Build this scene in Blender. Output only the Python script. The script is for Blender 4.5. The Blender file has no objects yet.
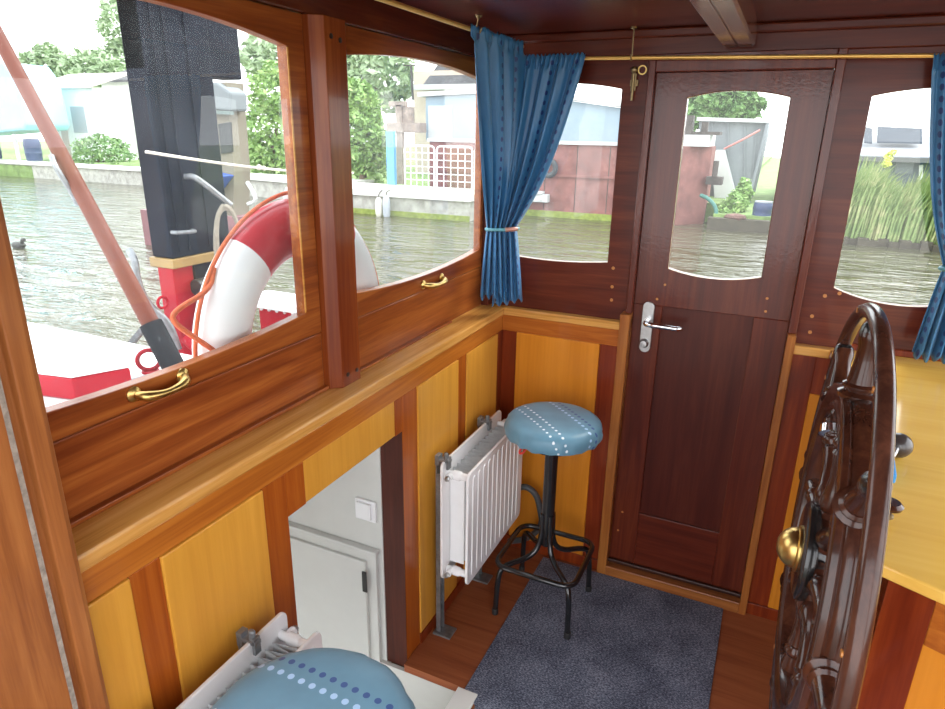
import bpy, bmesh, math, random
from mathutils import Vector, Matrix
random.seed(7)
S = bpy.context.scene
COL = S.collection
PI = math.pi

# ------------------------------------------------------------------ builder
class MB:
    def __init__(s):
        s.v = []; s.f = []; s.uv = None
    def add(s, vs, fs):
        o = len(s.v); s.v += [Vector(a) for a in vs]
        s.f += [tuple(i + o for i in f) for f in fs]
        return s
    def box(s, a, b):
        x0, y0, z0 = [min(p, q) for p, q in zip(a, b)]; x1, y1, z1 = [max(p, q) for p, q in zip(a, b)]
        return s.add([(x0,y0,z0),(x1,y0,z0),(x1,y1,z0),(x0,y1,z0),(x0,y0,z1),(x1,y0,z1),(x1,y1,z1),(x0,y1,z1)],
              [(0,3,2,1),(4,5,6,7),(0,1,5,4),(1,2,6,5),(2,3,7,6),(3,0,4,7)])
    def bar(s, p, q, w, h=None, up=(0,0,1)):
        h = h or w; p = Vector(p); q = Vector(q); d = (q-p).normalized(); u = Vector(up)
        if abs(d.dot(u)) > .95: u = Vector((1,0,0))
        a = d.cross(u).normalized()*w/2; b = d.cross(a).normalized()*h/2
        vs = [p-a-b, p+a-b, p+a+b, p-a+b, q-a-b, q+a-b, q+a+b, q-a+b]
        return s.add(vs, [(3,2,1,0),(4,5,6,7),(0,1,5,4),(1,2,6,5),(2,3,7,6),(3,0,4,7)])
    def lathe(s, prof, o, d, n=20):
        o = Vector(o); d = Vector(d).normalized()
        u = Vector((0,0,1)) if abs(d.z) < .9 else Vector((1,0,0))
        a = d.cross(u).normalized(); b = d.cross(a)
        vs = []; fs = []
        for r, t in prof:
            for k in range(n):
                w = 2*PI*k/n
                vs.append(o + d*t + a*(r*math.cos(w)) + b*(r*math.sin(w)))
        for i in range(len(prof)-1):
            for k in range(n):
                k2 = (k+1) % n
                fs.append((i*n+k, i*n+k2, (i+1)*n+k2, (i+1)*n+k))
        fs.append(tuple(range(n))[::-1]); fs.append(tuple(range((len(prof)-1)*n, len(prof)*n)))
        return s.add(vs, fs)
    def cyl(s, p, q, r, r2=None, n=16):
        p = Vector(p); q = Vector(q)
        return s.lathe([(r,0),(r if r2 is None else r2,(q-p).length)], p, q-p, n)
    def tube(s, pts, r, n=10, closed=False, smooth=0, rs=None):
        pts = [Vector(p) for p in pts]
        for _ in range(smooth):
            new = []; L = len(pts)
            rng = range(L) if closed else range(L-1)
            if not closed: new.append(pts[0])
            for i in rng:
                a, b = pts[i], pts[(i+1) % L]
                new += [a*.75+b*.25, a*.25+b*.75]
            if not closed: new.append(pts[-1])
            pts = new
        L = len(pts); vs = []; fs = []; prev = None
        for i in range(L):
            if closed: d = pts[(i+1) % L]-pts[i-1]
            else: d = pts[min(i+1, L-1)]-pts[max(i-1, 0)]
            d.normalize()
            if prev is None:
                u = Vector((0,0,1)) if abs(d.z) < .9 else Vector((1,0,0))
                a = d.cross(u).normalized()
            else:
                a = (prev - d*prev.dot(d)).normalized()
            prev = a; b = d.cross(a)
            rr = r if rs is None else rs(i/(L-1))
            for k in range(n):
                w = 2*PI*k/n; vs.append(pts[i]+a*(rr*math.cos(w))+b*(rr*math.sin(w)))
        for i in range(L if closed else L-1):
            j = (i+1) % L
            for k in range(n):
                k2 = (k+1) % n; fs.append((i*n+k, i*n+k2, j*n+k2, j*n+k))
        if not closed:
            fs.append(tuple(range(n))[::-1]); fs.append(tuple(range((L-1)*n, L*n)))
        return s.add(vs, fs)
    def ring(s, prof, o, ax, n=64):
        """closed profile of (radius, axial) swept round an axis"""
        o = Vector(o); d = Vector(ax).normalized(); u = Vector((0,0,1)) if abs(d.z) < .9 else Vector((1,0,0))
        a = d.cross(u).normalized(); b = d.cross(a); m = len(prof); vs = []; fs = []
        for k in range(n):
            w = 2*PI*k/n; e = a*math.cos(w)+b*math.sin(w)
            for r, t in prof: vs.append(o+e*r+d*t)
        for k in range(n):
            k2 = (k+1) % n
            for i in range(m):
                i2 = (i+1) % m; fs.append((k*m+i, k2*m+i, k2*m+i2, k*m+i2))
        return s.add(vs, fs)
    def ball(s, c, r, n=16, sz=(1,1,1)):
        m = n//2; vs = []; fs = []; c = Vector(c)
        for i in range(1, m):
            t = PI*i/m
            for k in range(n):
                w = 2*PI*k/n
                vs.append(c+Vector((r*sz[0]*math.sin(t)*math.cos(w), r*sz[1]*math.sin(t)*math.sin(w), r*sz[2]*math.cos(t))))
        vs += [c+Vector((0,0,r*sz[2])), c-Vector((0,0,r*sz[2]))]
        for i in range(m-2):
            for k in range(n):
                k2 = (k+1) % n; fs.append((i*n+k, (i+1)*n+k, (i+1)*n+k2, i*n+k2))
        T = len(vs)-2
        for k in range(n):
            k2 = (k+1) % n; fs.append((T, k, k2)); fs.append((T+1, (m-2)*n+k2, (m-2)*n+k))
        return s.add(vs, fs)
    def prism(s, poly, ext):
        """polygon (3-D points) extruded by vector ext"""
        poly = [Vector(p) for p in poly]; e = Vector(ext); n = len(poly)
        return s.add(poly+[p+e for p in poly], [tuple(range(n))[::-1], tuple(range(n, 2*n))]+[(i, (i+1) % n, n+(i+1) % n, n+i) for i in range(n)])
    def framed(s, to3, th, outer, inner, sag_b, sag_t, K=14):
        """board in a plane with an opening whose top and bottom edges are shallow arcs"""
        a0, a1, b0, b1 = outer; c0, c1, d0, d1 = inner
        O = []; I = []
        for i in range(K):
            t = i/K; O.append((a0+(a1-a0)*t, b0)); I.append((c0+(c1-c0)*t, d0-sag_b*4*t*(1-t)))
        for i in range(K):
            t = i/K; O.append((a1, b0+(b1-b0)*t)); I.append((c1, d0+(d1-d0)*t))
        for i in range(K):
            t = i/K; O.append((a1-(a1-a0)*t, b1)); I.append((c1-(c1-c0)*t, d1+sag_t*4*t*(1-t)))
        for i in range(K):
            t = i/K; O.append((a0, b1-(b1-b0)*t)); I.append((c0, d1-(d1-d0)*t))
        n = len(O)
        vs = [to3(p[0], p[1], 0) for p in O]+[to3(p[0], p[1], 0) for p in I]+[to3(p[0], p[1], th) for p in O]+[to3(p[0], p[1], th) for p in I]
        fs = []
        for i in range(n):
            j = (i+1) % n
            fs += [(i, j, n+j, n+i), (2*n+i, 3*n+i, 3*n+j, 2*n+j), (n+i, n+j, 3*n+j, 3*n+i), (i, 2*n+i, 2*n+j, j)]
        return s.add(vs, fs)
    def build(s, name, m, parent=None, root=None, smooth=False, bevel=0, seg=2, uv=None, fix=True):
        off = root if root is not None else (parent_loc(parent) if parent else Vector((0,0,0)))
        me = bpy.data.meshes.new(name)
        me.from_pydata([tuple(v-Vector(off)) for v in s.v], [], s.f)
        if fix:
            bm = bmesh.new(); bm.from_mesh(me); bmesh.ops.recalc_face_normals(bm, faces=bm.faces); bm.to_mesh(me); bm.free()
        if uv is not None:
            L = me.uv_layers.new(name='cloth')
            for lp in me.loops: L.data[lp.index].uv = uv[lp.vertex_index]
        o = bpy.data.objects.new(name, me); COL.objects.link(o)
        for mm in (m if isinstance(m, list) else [m]): me.materials.append(mm)
        if parent: o.parent = parent
        else: o.location = off
        if smooth:
            for p in me.polygons: p.use_smooth = True
            try: me.set_sharp_from_angle(angle=math.radians(40))
            except Exception: pass
        if bevel:
            b = o.modifiers.new('edge', 'BEVEL'); b.width = bevel; b.segments = seg; b.limit_method = 'ANGLE'; b.angle_limit = math.radians(50)
        return o

def parent_loc(p):
    v = Vector((0,0,0))
    while p is not None: v += p.location; p = p.parent
    return v
def tag(o, label, cat, group=None, kind=None):
    o['label'] = label; o['category'] = cat
    if group: o['group'] = group
    if kind: o['kind'] = kind
    return o
def thing(name, loc, label, cat, group=None, kind=None):
    o = bpy.data.objects.new(name, None); COL.objects.link(o); o.location = loc; o.empty_display_size = .05
    return tag(o, label, cat, group, kind)
def struct(o, label=None, cat=None):
    o['kind'] = 'structure'
    if label: o['label'] = label; o['category'] = cat or 'structure'
    return o
def dup(root, loc, label, group=None):
    r = root.copy(); COL.objects.link(r); r.location = loc; r['label'] = label
    if group: r['group'] = group
    for ch in list(root.children):
        c = ch.copy(); COL.objects.link(c); c.parent = r
        for g in ch.children:
            d = g.copy(); COL.objects.link(d); d.parent = c
    return r

# ------------------------------------------------------------------ materials
def newmat(name):
    m = bpy.data.materials.new(name); m.use_nodes = True; nt = m.node_tree; nt.nodes.clear()
    out = nt.nodes.new('ShaderNodeOutputMaterial'); b = nt.nodes.new('ShaderNodeBsdfPrincipled')
    nt.links.new(b.outputs[0], out.inputs[0]); return m, nt, b
def N(nt, t, **k):
    n = nt.nodes.new(t)
    for a, v in k.items(): setattr(n, a, v)
    return n
def ramp(nt, fac, stops):
    r = N(nt, 'ShaderNodeValToRGB'); nt.links.new(fac, r.inputs[0])
    while len(r.color_ramp.elements) < len(stops): r.color_ramp.elements.new(.5)
    for e, (p, c) in zip(r.color_ramp.elements, stops): e.position = p; e.color = (*c, 1)
    return r.outputs[0]
def noise(nt, vec, scale, detail=4, rough=.55, dist=0):
    n = N(nt, 'ShaderNodeTexNoise'); n.inputs['Scale'].default_value = scale; n.inputs['Detail'].default_value = detail
    n.inputs['Roughness'].default_value = rough; n.inputs['Distortion'].default_value = dist
    if vec is not None: nt.links.new(vec, n.inputs['Vector'])
    return n.outputs['Fac']
def bump(nt, b, h, strength, dist=.01):
    k = N(nt, 'ShaderNodeBump'); k.inputs['Strength'].default_value = strength; k.inputs['Distance'].default_value = dist
    nt.links.new(h, k.inputs['Height']); nt.links.new(k.outputs[0], b.inputs['Normal'])
def wood(name, dark, mid, light, axis, rough=.28, coat=.5, coarse=1.0, bumpy=.06, ripple=0):
    m, nt, b = newmat(name)
    tc = N(nt, 'ShaderNodeTexCoord'); mp = N(nt, 'ShaderNodeMapping')
    sc = [14*coarse]*3; sc['xyz'.index(axis)] = .9*coarse; mp.inputs['Scale'].default_value = sc
    nt.links.new(tc.outputs['Object'], mp.inputs[0])
    f1 = noise(nt, mp.outputs[0], 1.6, 5, .6, .9)
    mp2 = N(nt, 'ShaderNodeMapping'); sc2 = [160*coarse]*3; sc2['xyz'.index(axis)] = 5*coarse; mp2.inputs['Scale'].default_value = sc2
    nt.links.new(tc.outputs['Object'], mp2.inputs[0])
    f2 = noise(nt, mp2.outputs[0], 1.0, 3, .6)
    mx = N(nt, 'ShaderNodeMath', operation='MULTIPLY_ADD'); nt.links.new(f2, mx.inputs[0]); mx.inputs[1].default_value = .30
    nt.links.new(f1, mx.inputs[2])
    sb = N(nt, 'ShaderNodeMath', operation='SUBTRACT'); nt.links.new(mx.outputs[0], sb.inputs[0]); sb.inputs[1].default_value = .15
    c = ramp(nt, sb.outputs[0], [(.30, dark), (.5, mid), (.70, light)])
    nt.links.new(c, b.inputs['Base Color'])
    b.inputs['Roughness'].default_value = rough; b.inputs['Coat Weight'].default_value = coat*.5; b.inputs['Coat Roughness'].default_value = .08; b.inputs['Specular IOR Level'].default_value = .22
    h = f2
    if ripple:
        rp = noise(nt, tc.outputs['Object'], 90, 2, .5)
        bump(nt, b, rp, ripple, .004)
        k = N(nt, 'ShaderNodeBump'); k.inputs['Strength'].default_value = ripple; k.inputs['Distance'].default_value = .004
        nt.links.new(rp, k.inputs['Height']); nt.links.new(k.outputs[0], b.inputs['Coat Normal'])
    else: bump(nt, b, h, bumpy, .003)
    return m
def plain(name, col, rough=.5, metal=0, var=.0, vscale=8, coat=0, bumpy=0, bscale=60, spec=.5):
    m, nt, b = newmat(name); b.inputs['Specular IOR Level'].default_value = spec
    tc = N(nt, 'ShaderNodeTexCoord')
    f = noise(nt, tc.outputs['Object'], vscale, 4, .6)
    lo = tuple(max(0, c*(1-var)) for c in col); hi = tuple(min(1, c*(1+var)) for c in col)
    nt.links.new(ramp(nt, f, [(.3, lo), (.7, hi)]), b.inputs['Base Color'])
    b.inputs['Roughness'].default_value = rough; b.inputs['Metallic'].default_value = metal; b.inputs['Coat Weight'].default_value = coat
    if bumpy: bump(nt, b, noise(nt, tc.outputs['Object'], bscale, 3), bumpy, .01)
    return m
def glass(name, dirt=0.0):
    m = bpy.data.materials.new(name); m.use_nodes = True; nt = m.node_tree; nt.nodes.clear()
    out = N(nt, 'ShaderNodeOutputMaterial'); tr = N(nt, 'ShaderNodeBsdfTransparent'); gl = N(nt, 'ShaderNodeBsdfGlossy')
    gl.inputs['Roughness'].default_value = 0.0; tr.inputs[0].default_value = (.97, .985, .975, 1)
    fr = N(nt, 'ShaderNodeFresnel'); fr.inputs[0].default_value = 1.5
    ge = N(nt, 'ShaderNodeNewGeometry'); iv = N(nt, 'ShaderNodeMath', operation='SUBTRACT'); iv.inputs[0].default_value = 1; nt.links.new(ge.outputs['Backfacing'], iv.inputs[1])
    ff = N(nt, 'ShaderNodeMath', operation='MULTIPLY'); nt.links.new(fr.outputs[0], ff.inputs[0]); nt.links.new(iv.outputs[0], ff.inputs[1])
    mx = N(nt, 'ShaderNodeMixShader'); nt.links.new(ff.outputs[0], mx.inputs[0]); nt.links.new(tr.outputs[0], mx.inputs[1]); nt.links.new(gl.outputs[0], mx.inputs[2])
    last = mx.outputs[0]
    if dirt:
        tl = N(nt, 'ShaderNodeBsdfTranslucent'); tl.inputs[0].default_value = (.9, .93, .95, 1)
        tc = N(nt, 'ShaderNodeTexCoord')
        f = noise(nt, tc.outputs['Object'], 5, 4, .6); f2 = noise(nt, tc.outputs['Object'], 130, 1, .5)
        r1 = N(nt, 'ShaderNodeMapRange'); nt.links.new(f, r1.inputs[0]); r1.inputs[1].default_value = .35; r1.inputs[2].default_value = .7
        r1.inputs[3].default_value = dirt*.5; r1.inputs[4].default_value = dirt*1.5
        r2 = N(nt, 'ShaderNodeMapRange'); nt.links.new(f2, r2.inputs[0]); r2.inputs[1].default_value = .70; r2.inputs[2].default_value = .74
        r2.inputs[3].default_value = 0; r2.inputs[4].default_value = dirt*4
        ad = N(nt, 'ShaderNodeMath', operation='ADD'); nt.links.new(r1.outputs[0], ad.inputs[0]); nt.links.new(r2.outputs[0], ad.inputs[1])
        m2 = N(nt, 'ShaderNodeMixShader'); nt.links.new(ad.outputs[0], m2.inputs[0]); nt.links.new(last, m2.inputs[1]); nt.links.new(tl.outputs[0], m2.inputs[2]); last = m2.outputs[0]
    nt.links.new(last, out.inputs[0]); return m

def cloth(name, base, rows, rough=.42, folds=0):
    """satin with rows of woven dots; uv in metres; rows = (u position, colour, dot spacing, dot radius)"""
    m, nt, b = newmat(name)
    uvn = N(nt, 'ShaderNodeUVMap'); uvn.uv_map = 'cloth'; sp = N(nt, 'ShaderNodeSeparateXYZ'); nt.links.new(uvn.outputs[0], sp.inputs[0])
    tc = N(nt, 'ShaderNodeTexCoord')
    f = noise(nt, tc.outputs['Object'], 9, 3)
    cur = ramp(nt, f, [(.3, tuple(c*.85 for c in base)), (.7, tuple(min(1, c*1.12) for c in base))])
    def M(op, a, bb):
        n = N(nt, 'ShaderNodeMath', operation=op)
        for i, x in enumerate((a, bb)):
            if isinstance(x, (int, float)): n.inputs[i].default_value = x
            elif x is not None: nt.links.new(x, n.inputs[i])
        return n.outputs[0]
    for pos, colr, spc, rad in rows:
        dx = M('SUBTRACT', sp.outputs[0], pos)
        fy = M('FRACT', M('DIVIDE', sp.outputs[1], spc), None)
        dy = M('MULTIPLY', M('SUBTRACT', fy, .5), spc)
        d = M('SQRT', M('ADD', M('MULTIPLY', dx, dx), M('MULTIPLY', dy, dy)), None)
        k = M('LESS_THAN', d, rad)
        mx = N(nt, 'ShaderNodeMix', data_type='RGBA'); nt.links.new(k, mx.inputs[0]); nt.links.new(cur, mx.inputs[6]); mx.inputs[7].default_value = (*colr, 1)
        cur = mx.outputs[2]
    nt.links.new(cur, b.inputs['Base Color']); b.inputs['Roughness'].default_value = rough
    b.inputs['Sheen Weight'].default_value = .1
    wv = noise(nt, tc.outputs['Object'], 700, 2); bump(nt, b, wv, .08, .001)
    return m

MAH_D, MAH_M, MAH_L = (.070,.0105,.0055), (.103,.0170,.0075), (.145,.030,.011)
mah_x = wood('dark mahogany, grain across', MAH_D, MAH_M, MAH_L, 'x', .3, .35)
mah_z = wood('dark mahogany, grain upright', MAH_D, MAH_M, MAH_L, 'z', .3, .35)
mah_door = wood('dark mahogany door stile', MAH_D, MAH_M, MAH_L, 'z', .3, .4, ripple=.05)
mah_deep = wood('dark door panel', (.055,.0085,.005), (.075,.013,.007), (.10,.021,.010), 'z', .35, .25)
sash_y = wood('warm mahogany, grain along the wall', (.17,.034,.008), (.28,.070,.014), (.42,.13,.026), 'y', .3, .4)
sash_z = wood('warm mahogany, grain upright', (.16,.028,.007), (.23,.050,.011), (.31,.08,.018), 'z', .26, .5)
ceil_m = wood('ceiling mahogany', (.075,.012,.008), (.105,.0175,.011), (.14,.027,.015), 'x', .3, .35, coarse=.6)
stile_z = wood('red mahogany stile', (.28,.055,.007), (.38,.088,.010), (.46,.125,.016), 'z', .3, .4)
stile_dk = wood('deep red mahogany stile', (.14,.017,.005), (.21,.030,.007), (.28,.050,.010), 'z', .3, .4)
rail_y = wood('orange mahogany rail', (.34,.09,.012), (.47,.145,.019), (.57,.205,.030), 'y', .3, .4)
rail_x = wood('orange mahogany rail across', (.30,.07,.010), (.42,.115,.015), (.52,.17,.025), 'x', .3, .4)
honey = wood('honey maple panel', (.62,.275,.035), (.68,.315,.042), (.74,.355,.052), 'z', .3, .35, coarse=.8, bumpy=.02)
honey_or = wood('amber maple panel', (.60,.205,.017), (.66,.235,.021), (.71,.265,.027), 'z', .3, .35, coarse=.8, bumpy=.02)
oak_y = wood('varnished oak, along the wall', (.42,.17,.035), (.62,.30,.07), (.74,.40,.12), 'y', .22, .6)
oak_x = wood('varnished oak, across', (.42,.17,.035), (.62,.30,.07), (.74,.40,.12), 'x', .22, .6)
post_m = wood('worn mahogany post', (.24,.075,.02), (.36,.125,.034), (.48,.19,.055), 'z', .4, .25)
desk_m = wood('yellow birch desk top', (.82,.46,.085), (.87,.52,.105), (.91,.57,.13), 'x', .16, .7, coarse=.5, bumpy=.01)
floor_m = wood('red brown floor board', (.24,.066,.026), (.33,.098,.038), (.40,.13,.05), 'x', .4, .2)
sill_m = wood('orange brown door sill', (.20,.06,.016), (.30,.10,.026), (.40,.15,.04), 'x', .3, .4)
jamb_lo = wood('orange brown jamb', (.24,.07,.016), (.34,.115,.026), (.44,.17,.04), 'z', .3, .4)
wheel_m = wood('polished dark teak', (.022,.007,.004), (.05,.015,.008), (.09,.029,.014), 'z', .25, .9, coarse=.8)
wheel_hoop = wood('polished dark teak hoop', (.035,.013,.009), (.065,.023,.014), (.10,.036,.021), 'z', .25, .7)
brass = plain('polished brass', (.60,.41,.14), .3, 1, .15, 30)
brass_rod = plain('lacquered brass rod', (.80,.50,.14), .32, .55, .08, 20)
brass_old = plain('tarnished brass', (.30,.22,.11), .4, .9, .3, 60)
chrome = plain('chrome', (.82,.83,.85), .12, 1, .05, 40)
steel = plain('brushed steel', (.46,.46,.46), .32, 1, .1, 80)
galv = plain('grey galvanised steel', (.24,.25,.26), .45, .6, .25, 40)
white_en = plain('white radiator enamel', (.93,.93,.93), .25, 0, .03, 10, coat=.4)
fin_m = plain('pale grey convector fins', (.62,.63,.63), .5, 0, .1, 30)
blk_en = plain('black enamel tube', (.012,.012,.013), .18, 0, .2, 20, coat=.6)
blk_pl = plain('black plastic', (.02,.02,.02), .4, 0, .2, 30)
black_iron = plain('black iron hub', (.02,.018,.018), .25, .4, .3, 30, coat=.5)
red_pl = plain('red ribbon', (.6,.03,.02), .5)
cream = plain('cream painted panelling', (.62,.63,.60), .4, 0, .04, 6)
cream_lo = plain('cream painted stair well', (.66,.66,.62), .45, 0, .05, 6)
switch_m = plain('white switch plastic', (.86,.87,.88), .3)
rub_m = plain('grey hose rubber', (.08,.085,.09), .5)
blue_tape = plain('blue tape', (.05,.32,.75), .4)
carpet_m, nt, b = newmat('navy flecked carpet')
tc = N(nt, 'ShaderNodeTexCoord'); mp = N(nt, 'ShaderNodeMapping'); mp.inputs['Scale'].default_value = (1, 2.2, 1); nt.links.new(tc.outputs['Object'], mp.inputs[0])
f1 = noise(nt, mp.outputs[0], 130, 3, .75); f0 = noise(nt, tc.outputs['Object'], 6, 3)
ad = N(nt, 'ShaderNodeMath', operation='MULTIPLY_ADD'); nt.links.new(f0, ad.inputs[0]); ad.inputs[1].default_value = .25; nt.links.new(f1, ad.inputs[2])
nt.links.new(ramp(nt, ad.outputs[0], [(.44, (.020,.025,.044)), (.60, (.082,.096,.145)), (.76, (.34,.37,.46))]), b.inputs['Base Color'])
b.inputs['Roughness'].default_value = .95; bump(nt, b, f1, .7, .006)
pane_clean = glass('window glass'); pane_dusty = glass('dusty window glass', .011); pane_film = glass('lightly filmed window glass', .022)

WH = (.82,.90,.95); NAVY = (.03,.08,.25); LBL = (.42,.62,.85)
stool_cloth = cloth('blue satin seat cloth', (.13,.285,.39),
    [(-.085, WH, .0225, .0046), (-.050, WH, .0225, .0050), (.055, LBL, .0225, .006), (.082, NAVY, .0225, .006)])
NV = (.008,.03,.15)
curtain_m = cloth('blue satin curtain', (.042,.18,.37),
    [(.055, NV, .033, .0095), (.235, NV, .033, .008), (.41, NV, .033, .008), (.58, NV, .033, .009)], .35)

# ------------------------------------------------------------------ camera
cam = bpy.data.cameras.new('camera'); co = bpy.data.objects.new('camera', cam); COL.objects.link(co)
F = 650.05; CC = Vector((.9475, -2.3392, 1.75)); yaw, pit, rol = .4322, -.329, .0159
fw = Vector((-math.sin(yaw)*math.cos(pit), math.cos(yaw)*math.cos(pit), math.sin(pit)))
r0 = Vector((math.cos(yaw), math.sin(yaw), 0)); u0 = r0.cross(fw)
rr = r0*math.cos(rol)+u0*math.sin(rol); uu = -r0*math.sin(rol)+u0*math.cos(rol)
co.matrix_world = Matrix(((rr.x,uu.x,-fw.x,CC.x),(rr.y,uu.y,-fw.y,CC.y),(rr.z,uu.z,-fw.z,CC.z),(0,0,0,1)))
cam.sensor_fit = 'HORIZONTAL'; cam.sensor_width = 36; cam.lens = 36*F/945; cam.clip_start = .02; cam.clip_end = 500
S.camera = co

# ================================================================== THE WHEELHOUSE
YB = -2.75      # the wheelhouse reaches back behind the camera
XR = 2.0
# ---- floor with stairwell opening
fl = MB()
WX, WY0, WY1 = .225, -1.33, -.81
fl.box((0,WY1,-.03),(XR,.03,0)); fl.box((WX,YB,-.03),(XR,WY1,0)); fl.box((0,YB,-.03),(WX,WY0,0))
struct(fl.build('floor', floor_m), 'red brown varnished boards of the wheelhouse floor', 'floor')
# ---- stairwell
sw = MB()
sw.box((-.14,WY1,-.5),(WX+.02,WY1+.015,-.031)); sw.box((WX,WY0,-.5),(WX+.02,WY1,-.03)); sw.box((0,WY0-.02,-.5),(WX+.02,WY0,-.03)); sw.box((-1.3,WY0-.9,-.5),(WX+.02,WY1+.02,-.47))
struct(sw.build('stairwell', cream_lo), 'pale painted stairwell going down to the aft cabin', 'stairwell')
tr = MB(); tr.box((WX-.01,WY0,0),(WX+.062,WY1-.012,.012))
struct(tr.build('trim_6', plain('white stair nosing', (.8,.8,.77), .4), bevel=.003), 'white edging strip along the stairwell', 'trim')
# ---- companionway wall
cw = MB(); cw.box((-1.3,-.795,-.47),(-.081,-.765,.894))
struct(cw.build('wall_companionway', cream, bevel=.002), 'cream painted wall of the companionway with a cupboard let into it', 'wall')
cup = thing('wall_cupboard', (-.3,-.795,-.45), 'cream cupboard with framed door in the companionway below the light switch', 'cupboard')
m = MB(); m.box((-.62,-.812,-.45),(-.10,-.796,.415)); m.build('body', cream, cup, bevel=.002)
m = MB(); m.box((-.60,-.825,-.43),(-.135,-.812,.385)); d = m.build('door', cream, cup, bevel=.003)
m = MB(); m.box((-.145,-.832,.27),(-.128,-.826,.35)); m.build('latch', black_iron, d, bevel=.001)
m = MB(); m.box((-.64,-.822,.415),(-.092,-.796,.432)); m.build('moulding', cream, cup, bevel=.004)
sw_ = thing('light_switch', (-.14,-.796,.575), 'square white light switch on the cream companionway wall', 'light switch')
m = MB(); m.box((-.178,-.806,.535),(-.098,-.796,.612)); m.build('back_plate', switch_m, sw_, bevel=.003)
m = MB(); m.box((-.168,-.816,.545),(-.112,-.806,.604)); rk = m.build('rocker', switch_m, sw_, bevel=.003)
# ---- left wall, lower panelling
def wall_thing(name, label):
    o = bpy.data.objects.new(name, None); COL.objects.link(o); o['kind'] = 'structure'; o['label'] = label; o['category'] = 'wall'; return o
wl = wall_thing('wall_left', 'left wall of honey panels framed in red mahogany under an oak cap')
ZP = .997
def bx(a, b, name, m, par, bev=.0015):
    k = MB(); k.box(a, b); return k.build(name, m, par, bevel=bev)
bx((-.03,YB,ZP-.0),(0,.03,1.062), 'rail', rail_y, wl)
for y0, y1, z0, mt in ((YB,-2.0,0,stile_z),(-1.7225,-1.6565,0,stile_z),(-1.388,-1.311,0,stile_z),(-.789,-.698,0,stile_z),(-.4085,-.339,0,stile_z),(-.056,0.03,0,stile_dk)):
    bx((-.03,y0,z0),(0,y1,ZP), 'stile', mt, wl)
bx((-.03,-1.311,.8815),(0,-1.245,ZP), 'stile', stile_z, wl); bx((-.03,-.83,.8815),(0,-.789,ZP), 'stile', stile_z, wl)
bx((-.028,-1.245,.884),(-.0005,-.83,ZP), 'panel', honey, wl)
for y0, y1 in ((-2.0,-1.7225),(-1.6565,-1.388),(-.698,-.4085),(-.339,-.056)):
    bx((-.028,y0,.045),(.005,y1,ZP-.001), 'panel', honey, wl, .003)
bx((-.08,-.792,-.03),(-.0004,-.789,.8814), 'jamb', wood('dark red jamb', (.045,.010,.006), (.07,.016,.009), (.10,.024,.013), 'z', .35, .3), wl, 0)
bx((-.10,-1.33,-.03),(-.0305,-1.311,.8814), 'jamb', stile_dk, wl, .001); bx((-.10,-1.311,.882),(-.0305,-.791,.90), 'head', cream, wl, .001)
bx((0,-.698,0),(.008,0,.045), 'baseboard_left', stile_dk, None); struct(bpy.data.objects['baseboard_left'], 'low red baseboard under the left panels', 'baseboard')
# ---- front wall, lower panelling (left of the door and right of it)
wf = wall_thing('wall_front', 'front wall of honey panels below and dark mahogany boards around the windows above')
bx((0.0,0,ZP),(.472,.03,1.062), 'rail', rail_x, wf); bx((0,0,0),(.063,.03,ZP), 'stile', stile_dk, wf); bx((.4015,0,0),(.472,.03,ZP), 'stile', stile_dk, wf)
bx((.063,-.005,.05),(.4015,.03,ZP), 'panel', honey_or, wf, .003)
bx((1.056,0,0),(1.129,.03,1.062), 'stile', stile_dk, wf); bx((1.129,0,.93),(1.95,.03,1.062), 'rail', stile_dk, wf)
bx((1.129,-.004,.05),(1.95,.03,.93), 'panel', honey_or, wf, .003)
bx((0.008,-.008,0),(.472,0,.05), 'baseboard_front', stile_dk, None); struct(bpy.data.objects['baseboard_front'], 'low red baseboard left of the door', 'baseboard')
bx((1.056,-.008,0),(1.18,0,.05), 'baseboard_right', stile_dk, None); struct(bpy.data.objects['baseboard_right'], 'low red baseboard right of the door', 'baseboard')
# ---- right wall out of the frame, added to cut indoor daylight; posts above sill
wr = wall_thing('wall_right_unseen', 'unseen right wall below the windows, added to hold back daylight'); bx((XR,YB,0),(XR+.04,.07,1.09), 'boarding', stile_z, wr)
for y in (YB+.03, -1.4, .02): bx((XR-.02,y-.05,1.09),(XR+.04,y+.05,2.078), 'post', mah_z, wr)
bx((XR,YB,1.95),(XR+.04,.07,2.078), 'head', mah_z, wr)
# ---- oak caps
ZC = 1.0935
k = MB(); k.prism([(-.105,YB,1.062),(.009,YB,1.062),(.009,-.009,1.062),(-.105,.03,1.062)], (0,0,ZC-1.062)); struct(k.build('trim_1', oak_y, bevel=.005), 'oak cap rail along the left wall', 'trim')
k = MB(); k.prism([(-.105,.03,1.0622),(.009,-.009,1.0622),(.477,-.009,1.0622),(.477,.03,1.0622)], (0,0,ZC-1.0622)); struct(k.build('trim_2', oak_x, bevel=.005), 'oak cap rail between the corner and the door', 'trim')
k = MB(); k.prism([(1.044,-.010,1.0622),(1.163,-.010,1.0622),(1.18,.03,1.0622),(1.044,.03,1.0622)], (0,0,ZC-1.0622)); struct(k.build('trim_3', oak_x, bevel=.004), 'short oak cap right of the door', 'trim')
k = MB(); k.box((-.098,YB,ZC),(-.076,-1.032,1.104)); k.box((-.098,-.924,ZC),(-.076,-.30,1.10)); struct(k.build('trim_4', sash_y, bevel=.002), 'thin mahogany bead at the back of the oak cap', 'trim')
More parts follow.
